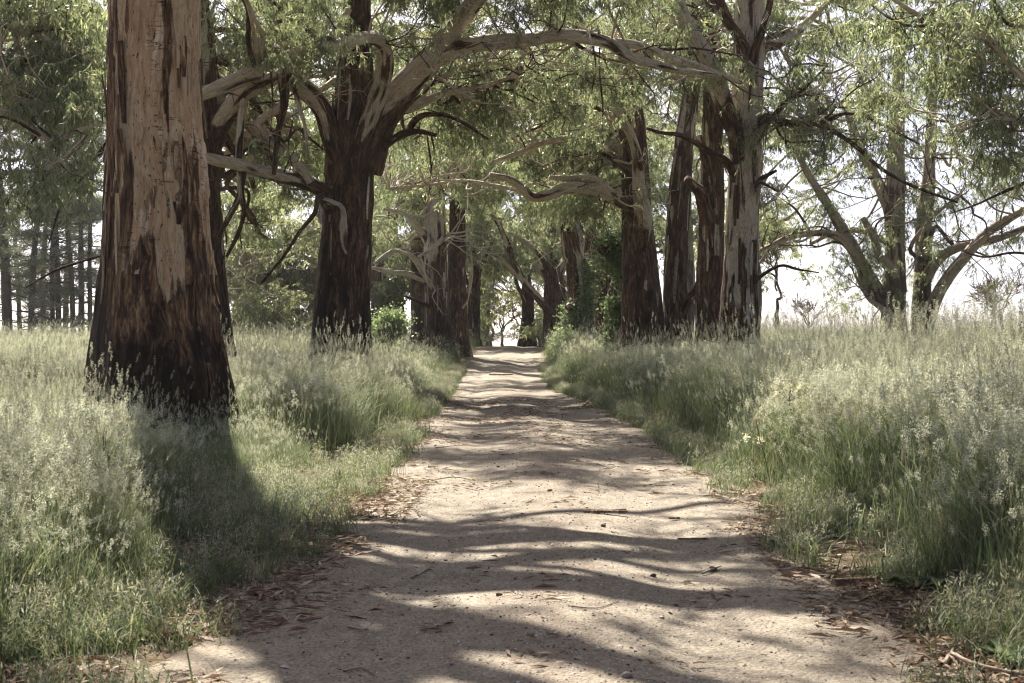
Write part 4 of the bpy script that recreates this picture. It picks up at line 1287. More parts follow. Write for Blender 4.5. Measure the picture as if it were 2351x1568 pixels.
# --- ivy on the two right hand trunks
def climber(label, spots, n, D, rx, rz):
    x0, y0 = spots[-1]
    p = at(x0, y0, D)
    root = thing('ivy_plant', label, 'ivy', (p[0], p[1], float(zg(p[0], p[1]))), 'ivy climbing the right hand trunks')
    pos = []
    for px, py in spots:
        c = at(px, py, D)
        u = rng.normal(0, .5, (n, 3))
        pos.append(c + u * (rx, rx * .8, rz))
    pos = np.vstack(pos)
    k = len(pos)
    scatter('foliage', IVY, pos, rng.uniform(-.6, .6, (k, 3)) + np.column_stack([np.zeros((k, 2)), rng.uniform(0, 6, k)]), rng.uniform(.8, 1.6, k), rng.integers(0, 2, k), M['leaf_ivy'], root)
    mb = MB()
    tube(mb, [at(px, py, D + .1) for px, py in spots] + [np.array([p[0], p[1], float(zg(p[0], p[1]))])], [.02] * len(spots) + [.05], 6, .2, char=(.8, .8))
    mb.build('stem', M['bark_grey'], root)


climber('dense dark ivy wrapping the snapped trunk at the stout dark gum', [(1408, 545), (1415, 575), (1420, 605), (1412, 630), (1420, 570), (1395, 560), (1392, 600)], 14, 52.2, .38, .45)
climber('bright ivy trailing down the many-stemmed gum to the grass', [(1350, 620), (1352, 660), (1345, 690), (1338, 720), (1330, 750), (1306, 735), (1308, 765), (1312, 780)], 26, 71, .45, .55)
climber('small pale ivy clump at the foot of the snapped trunk', [(1413, 700), (1418, 706), (1414, 740), (1410, 775)], 22, 52, .26, .3)

# --- pines on the left
def make_pine(x, y, hgt, r0, label):
    z = float(zg(x, y))
    root = thing('pine_tree', label, 'pine tree', (x, y, z), 'pines at the far side of the left field')
    mb = MB()
    lx, ly = rng.normal(0, .8, 2)
    tube(mb, [(x, y, z - .3), (x + lx * .3, y, z + hgt * .3), (x + lx, y + ly, z + hgt * .65), (x + lx, y + ly, z + hgt)], [r0 * 1.15, r0, r0 * .65, r0 * .15], 12, .6, char=(1, .9), ridge=.02)
    mb.build('trunk', M['pine_bark'], root, smooth=True)
    bb, pos = MB(), []
    nb = int(hgt * 1.7)
    for k in range(nb):
        h = hgt * rng.uniform(.06, 1.0)
        a = rng.uniform(0, 6.283)
        ln = (1.2 + 3.2 * (1 - h / hgt)) * rng.uniform(.5, 1.1)
        dead = h < hgt * .38 and rng.random() < .45
        d = np.array([math.cos(a), math.sin(a), rng.uniform(-.1, .35)])
        s = np.array([x + lx * h / hgt, y + ly * h / hgt, z + h])
        e = s + d * ln
        tube(bb, [s, s + d * ln * .5 + (0, 0, -.1 * ln), e], [.06, .04, .015], 4, .6, char=(1, 1))
        if dead:
            continue
        m = int(ln * 1.6) + 2
        t = rng.uniform(.55, 1.05, m)[:, None]
        pos.append(s + (e - s) * t + rng.normal(0, .42, (m, 3)) * (1, 1, .3))
    bb.build('boughs', M['pine_bark'], root, kind='stuff')
    pos = np.vstack(pos)
    k = len(pos)
    scatter('foliage', NEEDLES, pos, np.column_stack([rng.normal(0, .3, (k, 2)), rng.uniform(0, 6.28, k)]), rng.uniform(.9, 1.6, k), rng.integers(0, 2, k), M['leaf_pine'], root)


pines = [(18, 108, 23, 22, 'thick pine trunk at the left edge of the field'), (70, 106, 24, 17, 'pine second from the left edge, by the thick edge pine'), (98, 116, 26, 11, 'thin pine between the second pine and the middle pair'),
         (122, 108, 24, 13, 'left stem of the middle pair of pines'), (136, 109, 25, 13, 'right stem of the middle pair of pines'), (170, 107, 24, 14, 'pine just right of the middle pair'),
         (188, 112, 25, 15, 'pine second from the huge pale gum trunk'), (207, 110, 24, 12, 'pine nearest the huge pale gum trunk on its left'), (48, 126, 26, 12, 'pale rear pine behind the second pine'),
         (150, 128, 26, 12, 'rear pine seen between the middle pair and their neighbour'), (-20, 112, 25, 20, 'pine cut by the left edge of the view'), (290, 118, 25, 16, 'pine mostly hidden behind the huge pale gum trunk'),
         (560, 122, 20, 14, 'dark pine in the gap right of the huge gum'), (590, 126, 18, 12, 'dark shorter pine deeper in that gap'), (1085, 112, 11, 12, 'dark low pine left of the track end'), (1060, 118, 13, 12, 'dark pine behind the far left cluster at the track end'),
         (1302, 120, 13, 12, 'thin pine right of the sky gap beyond the crest')]
for px, D, hgt, w, lab in pines:
    make_pine((px - CX) * D / F, D, hgt * rng.uniform(.9, 1.12), w / 2 * D / F * rng.uniform(.7, 1.0), lab)

# --- bare and small far trees
def bare_tree(px, D, hgt, spread, label, name, leaves=0, levels=4, trunk_h=.25, dens=3, leafmat='leaf_far', r0=None, group='small trees on the horizon'):
    x = (px - CX) * D / F
    z = float(zg(x, D))
    t = Tree('far%d_%d' % (px, D), name, label, loc=(x, D, z), bark='bark_grey', leaf=leafmat, group=group)
    r0 = r0 or hgt * .022
    th = hgt * trunk_h
    mb = MB()
    tube(mb, [(x, D, z - .3), (x + .1, D, z + th * .6), (x, D, z + th)], [r0 * 1.2, r0, r0 * .85], 9, .3, char=(.9, .7))
    mb.build('trunk', M['bark_grey'], t.root, smooth=True)

    def rec(p, d, L, r, lev):
        e = p + d * L
        t.twig(p, e, max(r, .034), max(r * .6, .026), .14, 5 if lev < 2 else 3, char=.6)
        if lev >= levels:
            if leaves:
                k = leaves
                t.pos.append(e + rng.normal(0, L * .4, (k, 3)))
                t.scl.append(rng.uniform(1.2, 2.2, k))
            return
        for _ in range(dens if lev else dens + 2):
            n = d + rng.normal(0, .55, 3) * np.array([spread, spread, .7]) + (0, 0, .18)
            n /= np.linalg.norm(n)
            rec(p + d * L * rng.uniform(.55, 1), n, L * rng.uniform(.6, .82), r * .55, lev + 1)
    rec(np.array([x, D, z + th * .9]), np.array([rng.normal(0, .1), 0, 1.0]), hgt * .27, r0 * .8, 0)
    t.finish()


bare_tree(1856, 150, 8.5, 1.1, 'bare leafless sapling on the horizon in the right hand field', 'bare_tree', 0, 4, .1, dens=3, r0=.16)
bare_tree(2282, 140, 11.5, 1.0, 'round twiggy tree on the horizon at the far right', 'bare_tree', 0, 4, .08, dens=4, r0=.2)
bare_tree(1782, 120, 13.5, 1.2, 'thin open tree on the horizon just right of the patchy grey trunk', 'small_tree', 3, 4, .22, r0=.2)
bare_tree(1152, 135, 8, 1.0, 'thin bare tree in the sky gap at the end of the track', 'bare_tree', 0, 4, .2, group='saplings at the end of the track')
bare_tree(1205, 140, 9, .9, 'second bare tree in the sky gap, nearer the short knobbly gum', 'bare_tree', 0, 4, .2, group='saplings at the end of the track')
bare_tree(1123, 128, 9, 1.1, 'twisted bare tree by the dark low pine at the track end', 'bare_tree', 1, 4, .2, group='saplings at the end of the track')
bare_tree(690, 92, 7, 1.3, 'pale tangled leafless tree in the hazy wood behind the left grass', 'bare_tree', 1, 4, .15, group='thin trees in the hazy wood')
bare_tree(570, 96, 8, 1.3, 'grey tangled tree in the hazy wood right of the huge trunk', 'bare_tree', 2, 4, .15, group='thin trees in the hazy wood')
bare_tree(915, 84, 6, 1.2, 'tangled leafless tree behind the far left cluster', 'bare_tree', 1, 4, .15, group='thin trees in the hazy wood')


# --- shrubs
def shrub(px, D, hgt, wid, n, label, mat='leaf_ivy', sc=1.4):
    x = (px - CX) * D / F
    z = float(zg(x, D))
    root = thing('shrub', label, 'shrub', (x, D, z), 'shrubs in the verges')
    mb = MB()
    pos = []
    for k in range(9):
        e = np.array([x + rng.normal(0, wid * .4), D + rng.normal(0, wid * .4), z + hgt * rng.uniform(.5, 1)])
        tube(mb, [(x, D, z - .1), (x * .5 + e[0] * .5, D * .5 + e[1] * .5, z + hgt * .45), e], [.03, .02, .008], 5, .2, char=(.6, .6))
        pos.append(e + rng.normal(0, .28, (n // 9, 3)) * (wid * .8, wid * .8, hgt * .45))
    mb.build('stems', M['bark_grey'], root, kind='stuff')
    pos = np.vstack(pos)
    k = len(pos)
    pr = IVY if mat == 'leaf_ivy' else SPRAYS_FAR
    scatter('foliage', pr, pos, np.column_stack([rng.normal(0, .4, (k, 2)), rng.uniform(0, 6.28, k)]), rng.uniform(.7, 1.2, k) * sc, rng.integers(0, 2, k), M[mat], root)


shrub(880, 60, 1.9, .9, 150, 'grey-green shrub against the foot of the nearly black forked trunk')
shrub(1300, 68, 1.1, .6, 60, 'small bright bush beside the ivy-clad many-stemmed gum')
shrub(1412, 56, 1.0, .5, 50, 'low bush in front of the snapped ivy trunk')
shrub(620, 84, 3.2, 2.4, 260, 'pale round bush in the hazy wood behind the left grass', 'leaf_far', 1.3)
shrub(665, 88, 3.0, 2.2, 240, 'olive bush beside the pale round bush in the hazy wood', 'leaf_far', 1.3)
shrub(1240, 88, 1.3, 1.4, 160, 'reddish low bush at the right shoulder of the crest', 'leaf_far', .9)


# ------------------------------------------------------------------ grass and ground cover
def C3(*c):
    return np.array(c, float)


GREENS = [C3(.095, .15, .06), C3(.125, .175, .08), C3(.08, .125, .055), C3(.16, .20, .105), C3(.24, .24, .145)]
STRAW, HEAD, HEAD2 = C3(.25, .245, .17), C3(.49, .50, .44), C3(.35, .355, .295)


def blade(mb, k, r, base, ang, h, lean, w, col, nseg=4, curl=1.0):
    t = np.linspace(0, 1, nseg + 1)
    d = np.array([math.cos(ang), math.sin(ang), 0])
    s = np.array([-math.sin(ang + r.normal(0, .6)), math.cos(ang), 0])
    c = base + d * (lean * h * t[:, None] ** 2) + np.array([0, 0, 1]) * (h * (t - curl * .32 * lean * t ** 3))[:, None]
    ww = w * (1 - t ** 2.2 * .92) * .5
    v = np.stack([c - s * ww[:, None], c + s * ww[:, None]], 1).reshape(-1, 3)
    q = [(2 * i, 2 * i + 1, 2 * i + 3, 2 * i + 2) for i in range(nseg)]
    cc = np.repeat(col * (1.0 + 0 * t[:, None]), 2, 0)
    mb.add(v, q, proto=k, col=cc)
    return c


_oct = np.array([(1, 0, 0), (-1, 0, 0), (0, 1, 0), (0, -1, 0), (0, 0, 1), (0, 0, -1)], float)
_octf = [(0, 2, 4), (2, 1, 4), (1, 3, 4), (3, 0, 4), (2, 0, 5), (1, 2, 5), (3, 1, 5), (0, 3, 5)]


def seedlets(mb, k, r, c, n, spread, size, col, slim=.22):
    p = c + r.normal(0, spread, (n, 3))
    d = r.normal(0, 1, (n, 3)) + (0, 0, .8)
    d /= np.linalg.norm(d, axis=1)[:, None]
    s = np.cross(d, r.normal(0, 1, (n, 3)))
    s /= np.linalg.norm(s, axis=1)[:, None]
    L = size * r.uniform(.7, 1.3, n)[:, None]
    v = np.stack([p, p + d * L * .5 - s * L * slim, p + d * L, p + d * L * .5 + s * L * slim], 1).reshape(-1, 3)
    mb.add(v, np.arange(4 * n).reshape(-1, 4), proto=k, col=np.repeat(col * r.uniform(.75, 1.2, (n, 1)), 4, 0))


def tuft(seed, nb, hb, ns, hs, head, rad=.15, wb=.0105, lean=(.15, .7)):
    def f(mb, k):
        r = np.random.default_rng(seed)
        for _ in range(nb):
            a = r.uniform(0, 6.283)
            base = np.array([r.normal(0, rad), r.normal(0, rad), -.02])
            g = GREENS[r.integers(5)] * r.uniform(.75, 1.2)
            blade(mb, k, r, base, a, r.uniform(*hb), r.uniform(*lean), wb * r.uniform(.7, 1.3), g)
        for _ in range(ns):
            a = r.uniform(0, 6.283)
            base = np.array([r.normal(0, rad), r.normal(0, rad), -.02])
            h = r.uniform(*hs)
            c = blade(mb, k, r, base, a, h, r.uniform(.02, .25), .0035, STRAW * .8 + GREENS[1] * .3, 5, .4)
            tip = c[-1]
            if head == 'cocksfoot':
                for q in range(6):
                    o = tip + (r.normal(0, .022), r.normal(0, .022), -.018 * q + .03)
                    seedlets(mb, k, r, o, 15, .012, .015, HEAD)
            elif head == 'foxtail':
                d = c[-1] - c[-2]
                d /= np.linalg.norm(d)
                for q in range(9):
                    seedlets(mb, k, r, tip + d * (.011 * q - .02), 5, .0035, .013, HEAD2)
            elif head == 'brome':
                for q in range(9):
                    aa = r.uniform(0, 6.283)
                    o = tip + (math.cos(aa) * .05, math.sin(aa) * .05, -.03 * q * .5 - .02)
                    seedlets(mb, k, r, o, 5, .014, .034, HEAD2 * .6 + STRAW * .5, .09)
            elif head == 'haze':
                for q in range(8):
                    o = tip + (r.normal(0, .03), r.normal(0, .03), r.uniform(-.12, .06))
                    seedlets(mb, k, r, o, 4, .012, .011, HEAD)
    return f


TUFTS = [tuft(1, 30, (.4, .95), 1, (.9, 1.1), 'cocksfoot'), tuft(2, 24, (.35, .85), 3, (.85, 1.12), 'cocksfoot'), tuft(3, 28, (.4, .95), 2, (.95, 1.25), 'foxtail'),
         tuft(4, 22, (.35, .8), 4, (.75, 1.05), 'haze'), tuft(5, 26, (.35, .9), 3, (.7, 1.0), 'brome'), tuft(6, 34, (.4, 1.0), 0, (.8, 1.0), 'haze', .15, .014, (.3, .95)), tuft(7, 20, (.4, .8), 3, (1.2, 1.5), 'foxtail')]
SHORT = [tuft(11, 22, (.06, .22), 0, (0, 0), '', .09, .007, (.2, .9)), tuft(12, 16, (.10, .32), 0, (0, 0), '', .08, .008, (.3, 1.1)), tuft(13, 14, (.08, .3), 1, (.25, .4), 'brome', .1, .006)]


def sample(n, y0, y1, side, inner, margin=2.0):
    """random points beside the track inside (and a little around) the camera's view"""
    y = np.sqrt(rng.uniform(y0 ** 2, y1 ** 2, n * 2))
    e = .37 * y + margin
    u = rng.uniform(0, 1, n * 2)
    x = side * (inner + u * (e - inner))
    x = x + np.where(side > 0, 0, 0)
    lat = x
    w = rng.uniform(0, 1, n * 2) < (e - inner) / (e.max() - inner)
    y, lat = y[w][:n], lat[w][:n]
    return lat + xc(y) * np.exp(-np.abs(lat) / 6), y, np.abs(lat)


trunk_xy = np.array([t.loc for t in TREES.values()])


def grass_field(name, side, label):
    P, R, SC, ID = [], [], [], []
    for y0, y1, n, ks in ((3.2, 9, 3200, .92), (9, 16, 6200, .95), (16, 28, 8000, 1.0), (28, 45, 8000, 1.0), (45, 75, 9500, 1.1), (75, 118, 9500, 1.35)):
        x, y, al = sample(n, y0, y1, side, 1.75)
        lat = np.abs(x - xc(y))
        edge = 1.85 + .55 * (vnoise(y * .7, side, 0, 41) - .3) + (.15 * np.exp(-((y - 8) / 4.0) ** 2) if side > 0 else .75 * np.exp(-((y - 11) / 5.0) ** 2))
        dens = sstep(-.1, .5, lat - edge) * (.45 + .55 * sstep(.3, .55, vnoise(x * .9, y * .9, 0, 44)))
        k = (rng.uniform(0, 1, len(x)) < dens)
        x, y, lat, edge = x[k], y[k], lat[k], edge[k]
        hgt = (.5 + .5 * sstep(0, .8, lat - edge)) * (.66 + .34 * vnoise(x * .5, y * .5, 0, 45) + .32 * vnoise(x * 1.3, y * 1.3, 0, 46)) * ks
        if side < 0:
            hgt *= .84
            hgt *= 1 - .58 * np.exp(-((x + 3.0) ** 2 + (y - 14.4) ** 2) / 4.5)
        m = len(x)
        P.append(np.column_stack([x, y, zg(x, y)]))
        wind = rng.normal(0, .10, (m, 2)) + (0.02, .10 if side > 0 else .04)
        R.append(np.column_stack([wind, rng.uniform(0, 6.283, m)]))
        SC.append(hgt * rng.uniform(.8, 1.15, m))
        v = vnoise(x * .45 + 9, y * .45, 0, 47)
        near = y < 17
        c = np.where(v < .36, rng.choice([0, 2, 5, 4], m), np.where(v < .52, rng.choice([1, 3, 0, 4], m), np.where(v < .68, np.where(near, rng.choice([0, 1, 5], m), rng.choice([3, 1, 1, 2], m)), rng.choice([2, 0, 5, 5], m))))
        c = np.where((y < 9.5) & (rng.uniform(0, 1, m) < .6), rng.choice([5, 5, 0, 4], m), c)
        c = np.where(rng.uniform(0, 1, m) < .035, 6, c)
        c = np.where((rng.uniform(0, 1, m) < .5) & (lat - edge < .5), rng.choice([5, 4, 0], m), c)
        ID.append(c)
    return scatter(name, TUFTS, np.vstack(P), np.vstack(R), np.concatenate(SC), np.concatenate(ID), M['grass'])


grass_field('tall_grass', -1, '')
grass_field('tall_grass', 1, '')

# short grass and weeds creeping over the track's edges
P = []
for side in (-1, 1):
    y = np.concatenate([np.sqrt(rng.uniform(3 ** 2, 60 ** 2, 9000)), rng.uniform(3, 13, 5000)])
    lat = np.concatenate([1.75 + np.abs(rng.normal(0, .55, 9000)) - .2, rng.uniform(2.0, 4.2, 5000)])
    k = vnoise(lat * 2.5, y * 1.4, side, 61) > .42
    y, lat = y[k], lat[k]
    P.append(np.column_stack([xc(y) + side * lat, y]))
P = np.vstack(P)
n = len(P)
scatter('short_grass', SHORT, np.column_stack([P, ztop(P[:, 0], P[:, 1]) - .005]), np.column_stack([rng.normal(0, .15, (n, 2)), rng.uniform(0, 6.283, n)]), rng.uniform(.5, 1.15, n), rng.integers(0, 3, n), M['grass'])


# fallen leaves and bark flakes
def flake(seed, m, L, W, cols):
    def f(mb, k):
        r = np.random.default_rng(seed)
        for _ in range(m):
            p = np.array([r.normal(0, .09), r.normal(0, .09), r.uniform(.002, .012)])
            a = r.uniform(0, 6.283)
            d, s = np.array([math.cos(a), math.sin(a), r.normal(0, .15)]), np.array([-math.sin(a), math.cos(a), r.normal(0, .3)])
            l, w = L * r.uniform(.5, 1.3), W * r.uniform(.6, 1.3)
            up = np.array([0, 0, r.uniform(.0, .012)])
            v = [p - d * l * .5, p - s * w * .5 + up, p + d * l * .5, p + s * w * .5 + up]
            mb.add(v, [(0, 1, 2, 3)], proto=k, col=cols[r.integers(len(cols))] * r.uniform(.7, 1.3))
    return f


LC = [C3(.16, .085, .045), C3(.24, .15, .085), C3(.3, .22, .14), C3(.09, .055, .035), C3(.34, .27, .19)]
LIT = [flake(1, 7, .11, .02, LC), flake(2, 5, .12, .026, LC), flake(3, 3, .07, .016, LC[:2] + LC[3:4]), flake(4, 1, .08, .018, LC)]
y = np.concatenate([np.sqrt(rng.uniform(3 ** 2, 45 ** 2, 15000)), rng.uniform(3.5, 13, 9000)])
lat = np.where(rng.random(24000) < .5, -1, 1) * np.concatenate([np.clip(rng.normal(2.05, .36, 15000), 1.2, 3.4), np.clip(rng.normal(2.3, .5, 9000), 1.5, 4)])
y2 = np.sqrt(rng.uniform(3 ** 2, 32 ** 2, 900))
lat2 = rng.uniform(-1.6, 1.6, 900)
y3 = rng.normal(11.5, 2.6, 4200).clip(5, 18)
lat3 = -np.abs(rng.normal(2.25, .55, 4200)).clip(1.2, 4)
yy, ll = np.concatenate([y, y2, y3]), np.concatenate([lat, lat2, lat3])
k = vnoise(ll * 2, yy * 1.2, 0, 71) > np.where(np.abs(ll) > 1.4, .36, .5)
sp = np.concatenate([np.zeros(24000), np.ones(900), np.zeros(4200)])[k]
yy, ll = yy[k], ll[k]
xx = xc(yy) + ll
n = len(xx)
scatter('leaf_litter', LIT, np.column_stack([xx, yy, ztop(xx, yy) + .003]), np.column_stack([rng.normal(0, .06, (n, 2)), rng.uniform(0, 6.28, n)]), rng.uniform(.7, 1.25, n),
        np.where(sp > 0, 2 + rng.integers(0, 2, n), rng.integers(0, 3, n)), M['litter'])


# loose gravel
def peb(seed, col):
    def f(mb, k):
        r = np.random.default_rng(seed)
        v = _oct * r.uniform(.6, 1.2, (6, 1)) * (1, 1, .6)
        mb.add(v, tris=_octf, proto=k, col=col)
    return f


PEB = [peb(1, C3(.42, .36, .30)), peb(2, C3(.24, .19, .15)), peb(3, C3(.52, .48, .42)), peb(4, C3(.12, .09, .07))]
n = 42000
y = 3.2 + rng.uniform(0, 1, n) ** 1.7 * 30
lat = rng.normal(0, 1.0, n).clip(-1.9, 1.9)
x = xc(y) + lat
scatter('gravel', PEB, np.column_stack([x, y, ztop(x, y)]), rng.uniform(0, 6, (n, 3)) * (.15, .15, 1), np.exp(rng.normal(-5.4, .5, n)), rng.choice([0, 0, 1, 1, 2, 3], n), M['stone'])


# ------------------------------------------------------------------ single things lying about
def gpt(px, py):
    """ground point seen at a photo pixel"""
    lo, hi = 2.0, 120.0
    for D in np.arange(3, 110, .02):
        p = at(px, py, D)
        if p[2] <= ztop(p[0], p[1]):
            return p[0], p[1], float(ztop(p[0], p[1]))
    return p[0], p[1], float(ztop(p[0], p[1]))


def stick(name, label, cat, px, group, w=.012, arch=0.0, mat='bark_grey', char=.7, forks=()):
    pts = []
    L = len(px)
    for i, (a, b) in enumerate(px):
        x, y, z = gpt(a, b)
        pts.append((x, y, z + w * .8 + arch * math.sin(math.pi * i / (L - 1))))
    w, char = w * .52, char * .55
    root = thing(name, label, cat, pts[0], group)
    mb = MB()
    C, r_ = tube(mb, pts, np.linspace(w, w * .5, L), 6, .07, char=(char, char), lump=.25)
    mb.build('stem', M[mat], root, smooth=True)
    for i, (fx, fy) in forks:
        x, y, z = gpt(fx, fy)
        mb = MB()
        tube(mb, [pts[i], ((pts[i][0] + x) / 2, (pts[i][1] + y) / 2, (pts[i][2] + z) / 2 + .01), (x, y, z + w * .4)], [w * .6, w * .5, w * .25], 5, .07, char=(char, char), lump=.2)
        mb.build('side_twig', M[mat], root, smooth=True)


G1 = 'dry sticks lying on the track'
stick('fallen_branch', 'thin fallen branch arching out of the right verge onto the track', 'branch', [(1330, 940), (1365, 920), (1410, 912), (1445, 914), (1480, 925)], None, .022, .10)
stick('stick', 'crooked dark twig on the left of the far shaded band of track', 'stick', [(1000, 1030), (1035, 1026), (1080, 1022)], G1, .013)
stick('stick', 'long pale stick lying along the right verge litter', 'stick', [(1840, 1220), (1880, 1208), (1915, 1216), (1950, 1238)], G1, .018, .03, char=.1)
stick('stick', 'straight brown stick pointing at the left verge near the sprig of green leaves', 'stick', [(862, 1132), (900, 1124), (925, 1118)], G1, .011)
stick('stick', 'short grey stick at the left litter edge beside the tall grass', 'stick', [(800, 1118), (830, 1108), (855, 1110)], G1, .013, char=.3)
stick('stick', 'pale snapped stick below the left litter edge with a raised fork', 'stick', [(790, 1232), (830, 1233), (865, 1234)], G1, .011, char=.4, forks=[(0, (780, 1218))])
stick('stick', 'forked black twig in the left shadow streaks', 'stick', [(945, 1330), (970, 1318), (990, 1310), (1012, 1332)], G1, .011, forks=[(2, (985, 1275))])
stick('stick', 'slender curved twig in the middle of the sunlit track', 'stick', [(1310, 1395), (1370, 1400), (1420, 1382)], G1, .009)
stick('stick', 'thin twig in the dark shade low on the left, upper one', 'stick', [(800, 1445), (830, 1452), (845, 1450)], G1, .014)
stick('stick', 'thin twig in the dark shade at the bottom, longest one', 'stick', [(790, 1548), (830, 1540), (860, 1556)], G1, .012)
stick('stick', 'brown twig lying level just right of the dark foreground shade', 'stick', [(965, 1450), (1010, 1440), (1040, 1432)], G1, .009)
stick('stick', 'wavy pale root-like stick at the bottom right corner', 'stick', [(2165, 1540), (2185, 1520), (2210, 1535), (2260, 1550), (2351, 1562)], G1, .028, .02, char=.15, forks=[(1, (2190, 1492))])
stick('stick', 'long thin twig among the grass at the lower right verge', 'stick', [(2260, 1330), (2300, 1310), (2345, 1290)], G1, .014, .02, char=.1)
stick('stick', 'weathered grey stick under the leaf litter by the huge trunk', 'stick', [(500, 1292), (560, 1285), (610, 1278)], G1, .025, char=.3)
stick('stick', 'dark knotty twig where the shadow of the long limb ends on the right', 'stick', [(1612, 1322), (1630, 1318), (1655, 1305)], G1, .016, .01, forks=[(1, (1625, 1308))])


def bark_slab(label, px, py, ang, L, w, h=.03):
    x, y, z = gpt(px, py)
    mb = MB()
    n = 9
    t = np.linspace(-.5, .5, n)
    d, s = np.array([math.cos(ang), math.sin(ang), 0]), np.array([-math.sin(ang), math.cos(ang), 0])
    V = []
    for a in t:
        ww = w * (1 - .5 * abs(a)) * rng.uniform(.8, 1.15)
        c = np.array([x, y, z + .012]) + d * a * L
        V += [c - s * ww * .5, c + (0, 0, h) * 1 + s * ww * -.2, c + np.array([0, 0, h]) + s * ww * .25, c + s * ww * .5]
    V = np.array(V)
    q = [(i * 4 + j, i * 4 + (j + 1) % 4, i * 4 + 4 + (j + 1) % 4, i * 4 + 4 + j) for i in range(n - 1) for j in range(4)]
    q += [(3, 2, 1, 0), ((n - 1) * 4, (n - 1) * 4 + 1, (n - 1) * 4 + 2, (n - 1) * 4 + 3)]
    mb.add(V, q, bk=V, char=np.full(len(V), .5), flake=np.full(len(V), .45))
    tag(mb.build('bark_piece', M['bark_big']), label, 'bark piece', 'pieces of fallen bark on the track')


bark_slab('longest curled slab of fallen bark in the middle of the sunlit track', 1390, 1181, .05, .36, .05, .018)
bark_slab('chunk of bark touching the right end of the longest slab', 1420, 1178, .5, .14, .045, .018)
bark_slab('small flat bark chip right of the slabs', 1548, 1195, .2, .09, .04, .014)
bark_slab('bark curl lying across the far sunlit track before the dip', 1150, 862, .1, .9, .1, .04)
bark_slab('flat brown bark strip on the right sunlit track', 1590, 1243, .05, .22, .03, .012)
bark_slab('broken bark slab lying in the right verge litter', 1965, 1345, .3, .3, .09, .035)


def stone(label, px, py, r, col):
    x, y, z = gpt(px, py)
    u = np.linspace(0, math.pi, 7)[1:-1]
    th = np.linspace(0, 2 * math.pi, 10, endpoint=False)
    sd = int(rng.integers(1 << 16))
    v = [(0, 0, 1.)] + [(math.sin(a) * math.cos(b), math.sin(a) * math.sin(b), math.cos(a)) for a in u for b in th] + [(0, 0, -1.)]
    v = np.array(v)
    v = v * (.7 + .6 * vnoise(v[:, 0] * 1.4 + 5, v[:, 1] * 1.4, v[:, 2] * 1.4, sd))[:, None] * (1.1, .9, .7) * r
    m = len(u)
    q = [(1 + i * 10 + j, 1 + i * 10 + (j + 1) % 10, 11 + i * 10 + (j + 1) % 10, 11 + i * 10 + j) for i in range(m - 1) for j in range(10)]
    t = [(0, 1 + (j + 1) % 10, 1 + j) for j in range(10)] + [(len(v) - 1, 1 + (m - 1) * 10 + j, 1 + (m - 1) * 10 + (j + 1) % 10) for j in range(10)]
    mb = MB()
    mb.add(v + (x, y, z + r * .4), q, t, col=col)
    tag(mb.build('stone', M['stone'], smooth=True), label, 'stone', 'loose stones on the track')


stone('largest pale stone at the bottom edge of the track', 1808 - 370, 1555, .022, C3(.42, .36, .3))
stone('brown clod beside the dark knotty twig', 1637, 1312, .026, C3(.14, .1, .075))
stone('tan stone on the crown of the track above the bark slabs', 1262, 1128, .022, C3(.22, .15, .1))
stone('brown stone on the sunlit track under the bark slabs', 1385, 1210, .02, C3(.2, .14, .1))
stone('small dark clod low in the middle foreground shade', 1500, 1325, .02, C3(.1, .075, .055))
stone('pale pebble by the right hand wheel line', 1640, 1130, .02, C3(.26, .19, .14))

# sprig of green leaves dropped on the track
x, y, z = gpt(1040, 1110)
sp = thing('leafy_sprig', 'fallen sprig of green and orange leaves on the left wheel line', 'sprig', (x, y, z))
mb = MB()
tube(mb, [(x - .25, y, z + .02), (x, y + .02, z + .06), (x + .22, y, z + .03)], [.006, .005, .003], 5, .05, char=(.5, .5))
mb.build('stem', M['bark_grey'], sp)
for k in range(14):
    a, b = rng.uniform(0, 6.28), np.array([x + rng.uniform(-.22, .22), y + rng.normal(0, .03), z + .04])
    d = np.array([math.cos(a), math.sin(a), rng.uniform(-.1, .5)])
    s = np.cross(d, (0, 0, 1.))
    mb = MB()
    L, W = rng.uniform(.07, .12), .016
    mb.add([b, b + d * L * .4 - s * W, b + d * L, b + d * L * .4 + s * W], [(0, 1, 2, 3)], col=(C3(.12, .16, .05) if k % 3 else C3(.42, .17, .05)))
    mb.build('leaf', M['grass'], sp)


# umbel flowers standing over the right verge, and broad-leaved docks
def umbel(label, px, py, D, n=5):
    c = at(px, py, D)
    zb = float(zg(c[0], D))
    root = thing('wildflower', label, 'wildflower', (c[0], D, zb), 'white umbel flowers in the right verge')
    mb = MB()
    tube(mb, [(c[0] + .1, D, zb), (c[0] + .05, D, (zb + c[2]) / 2), tuple(c - (0, 0, .12))], [.006, .005, .004], 5, .1)
    mb.at['col'] = [(0, C3(.13, .17, .08), mb.n)]
    mb.build('stem', M['grass'], root)
    for k in range(n):
        e = c + np.array([rng.normal(0, .085), rng.normal(0, .06), rng.normal(0, .055)])
        mb = MB()
        tube(mb, [tuple(c - (0, 0, .12)), tuple(e)], [.003, .002], 4, .1)
        mb.at['col'] = [(0, C3(.13, .17, .08), mb.n)]
        so = mb.build('stalk', M['grass'], root)
        r = np.random.default_rng(int(rng.integers(9999)))
        mb = MB()
        seedlets(mb, 1, r, e, 70, .015, .022, C3(.62, .6, .48))
        mb.build('flower_head', M['grass'], so, kind='stuff')


umbel('taller white umbel flower cluster standing out of the right verge grass', 1812, 893, 13.6, 11)
umbel('white umbel flower cluster right of the taller one, partly in the grass', 1878, 900, 13.8, 9)
umbel('low cream umbel flower overhanging the track from the right verge', 1745, 985, 13.2, 5)
umbel('single white umbel flower near the top of the right verge grass', 1770, 930, 14.2, 3)


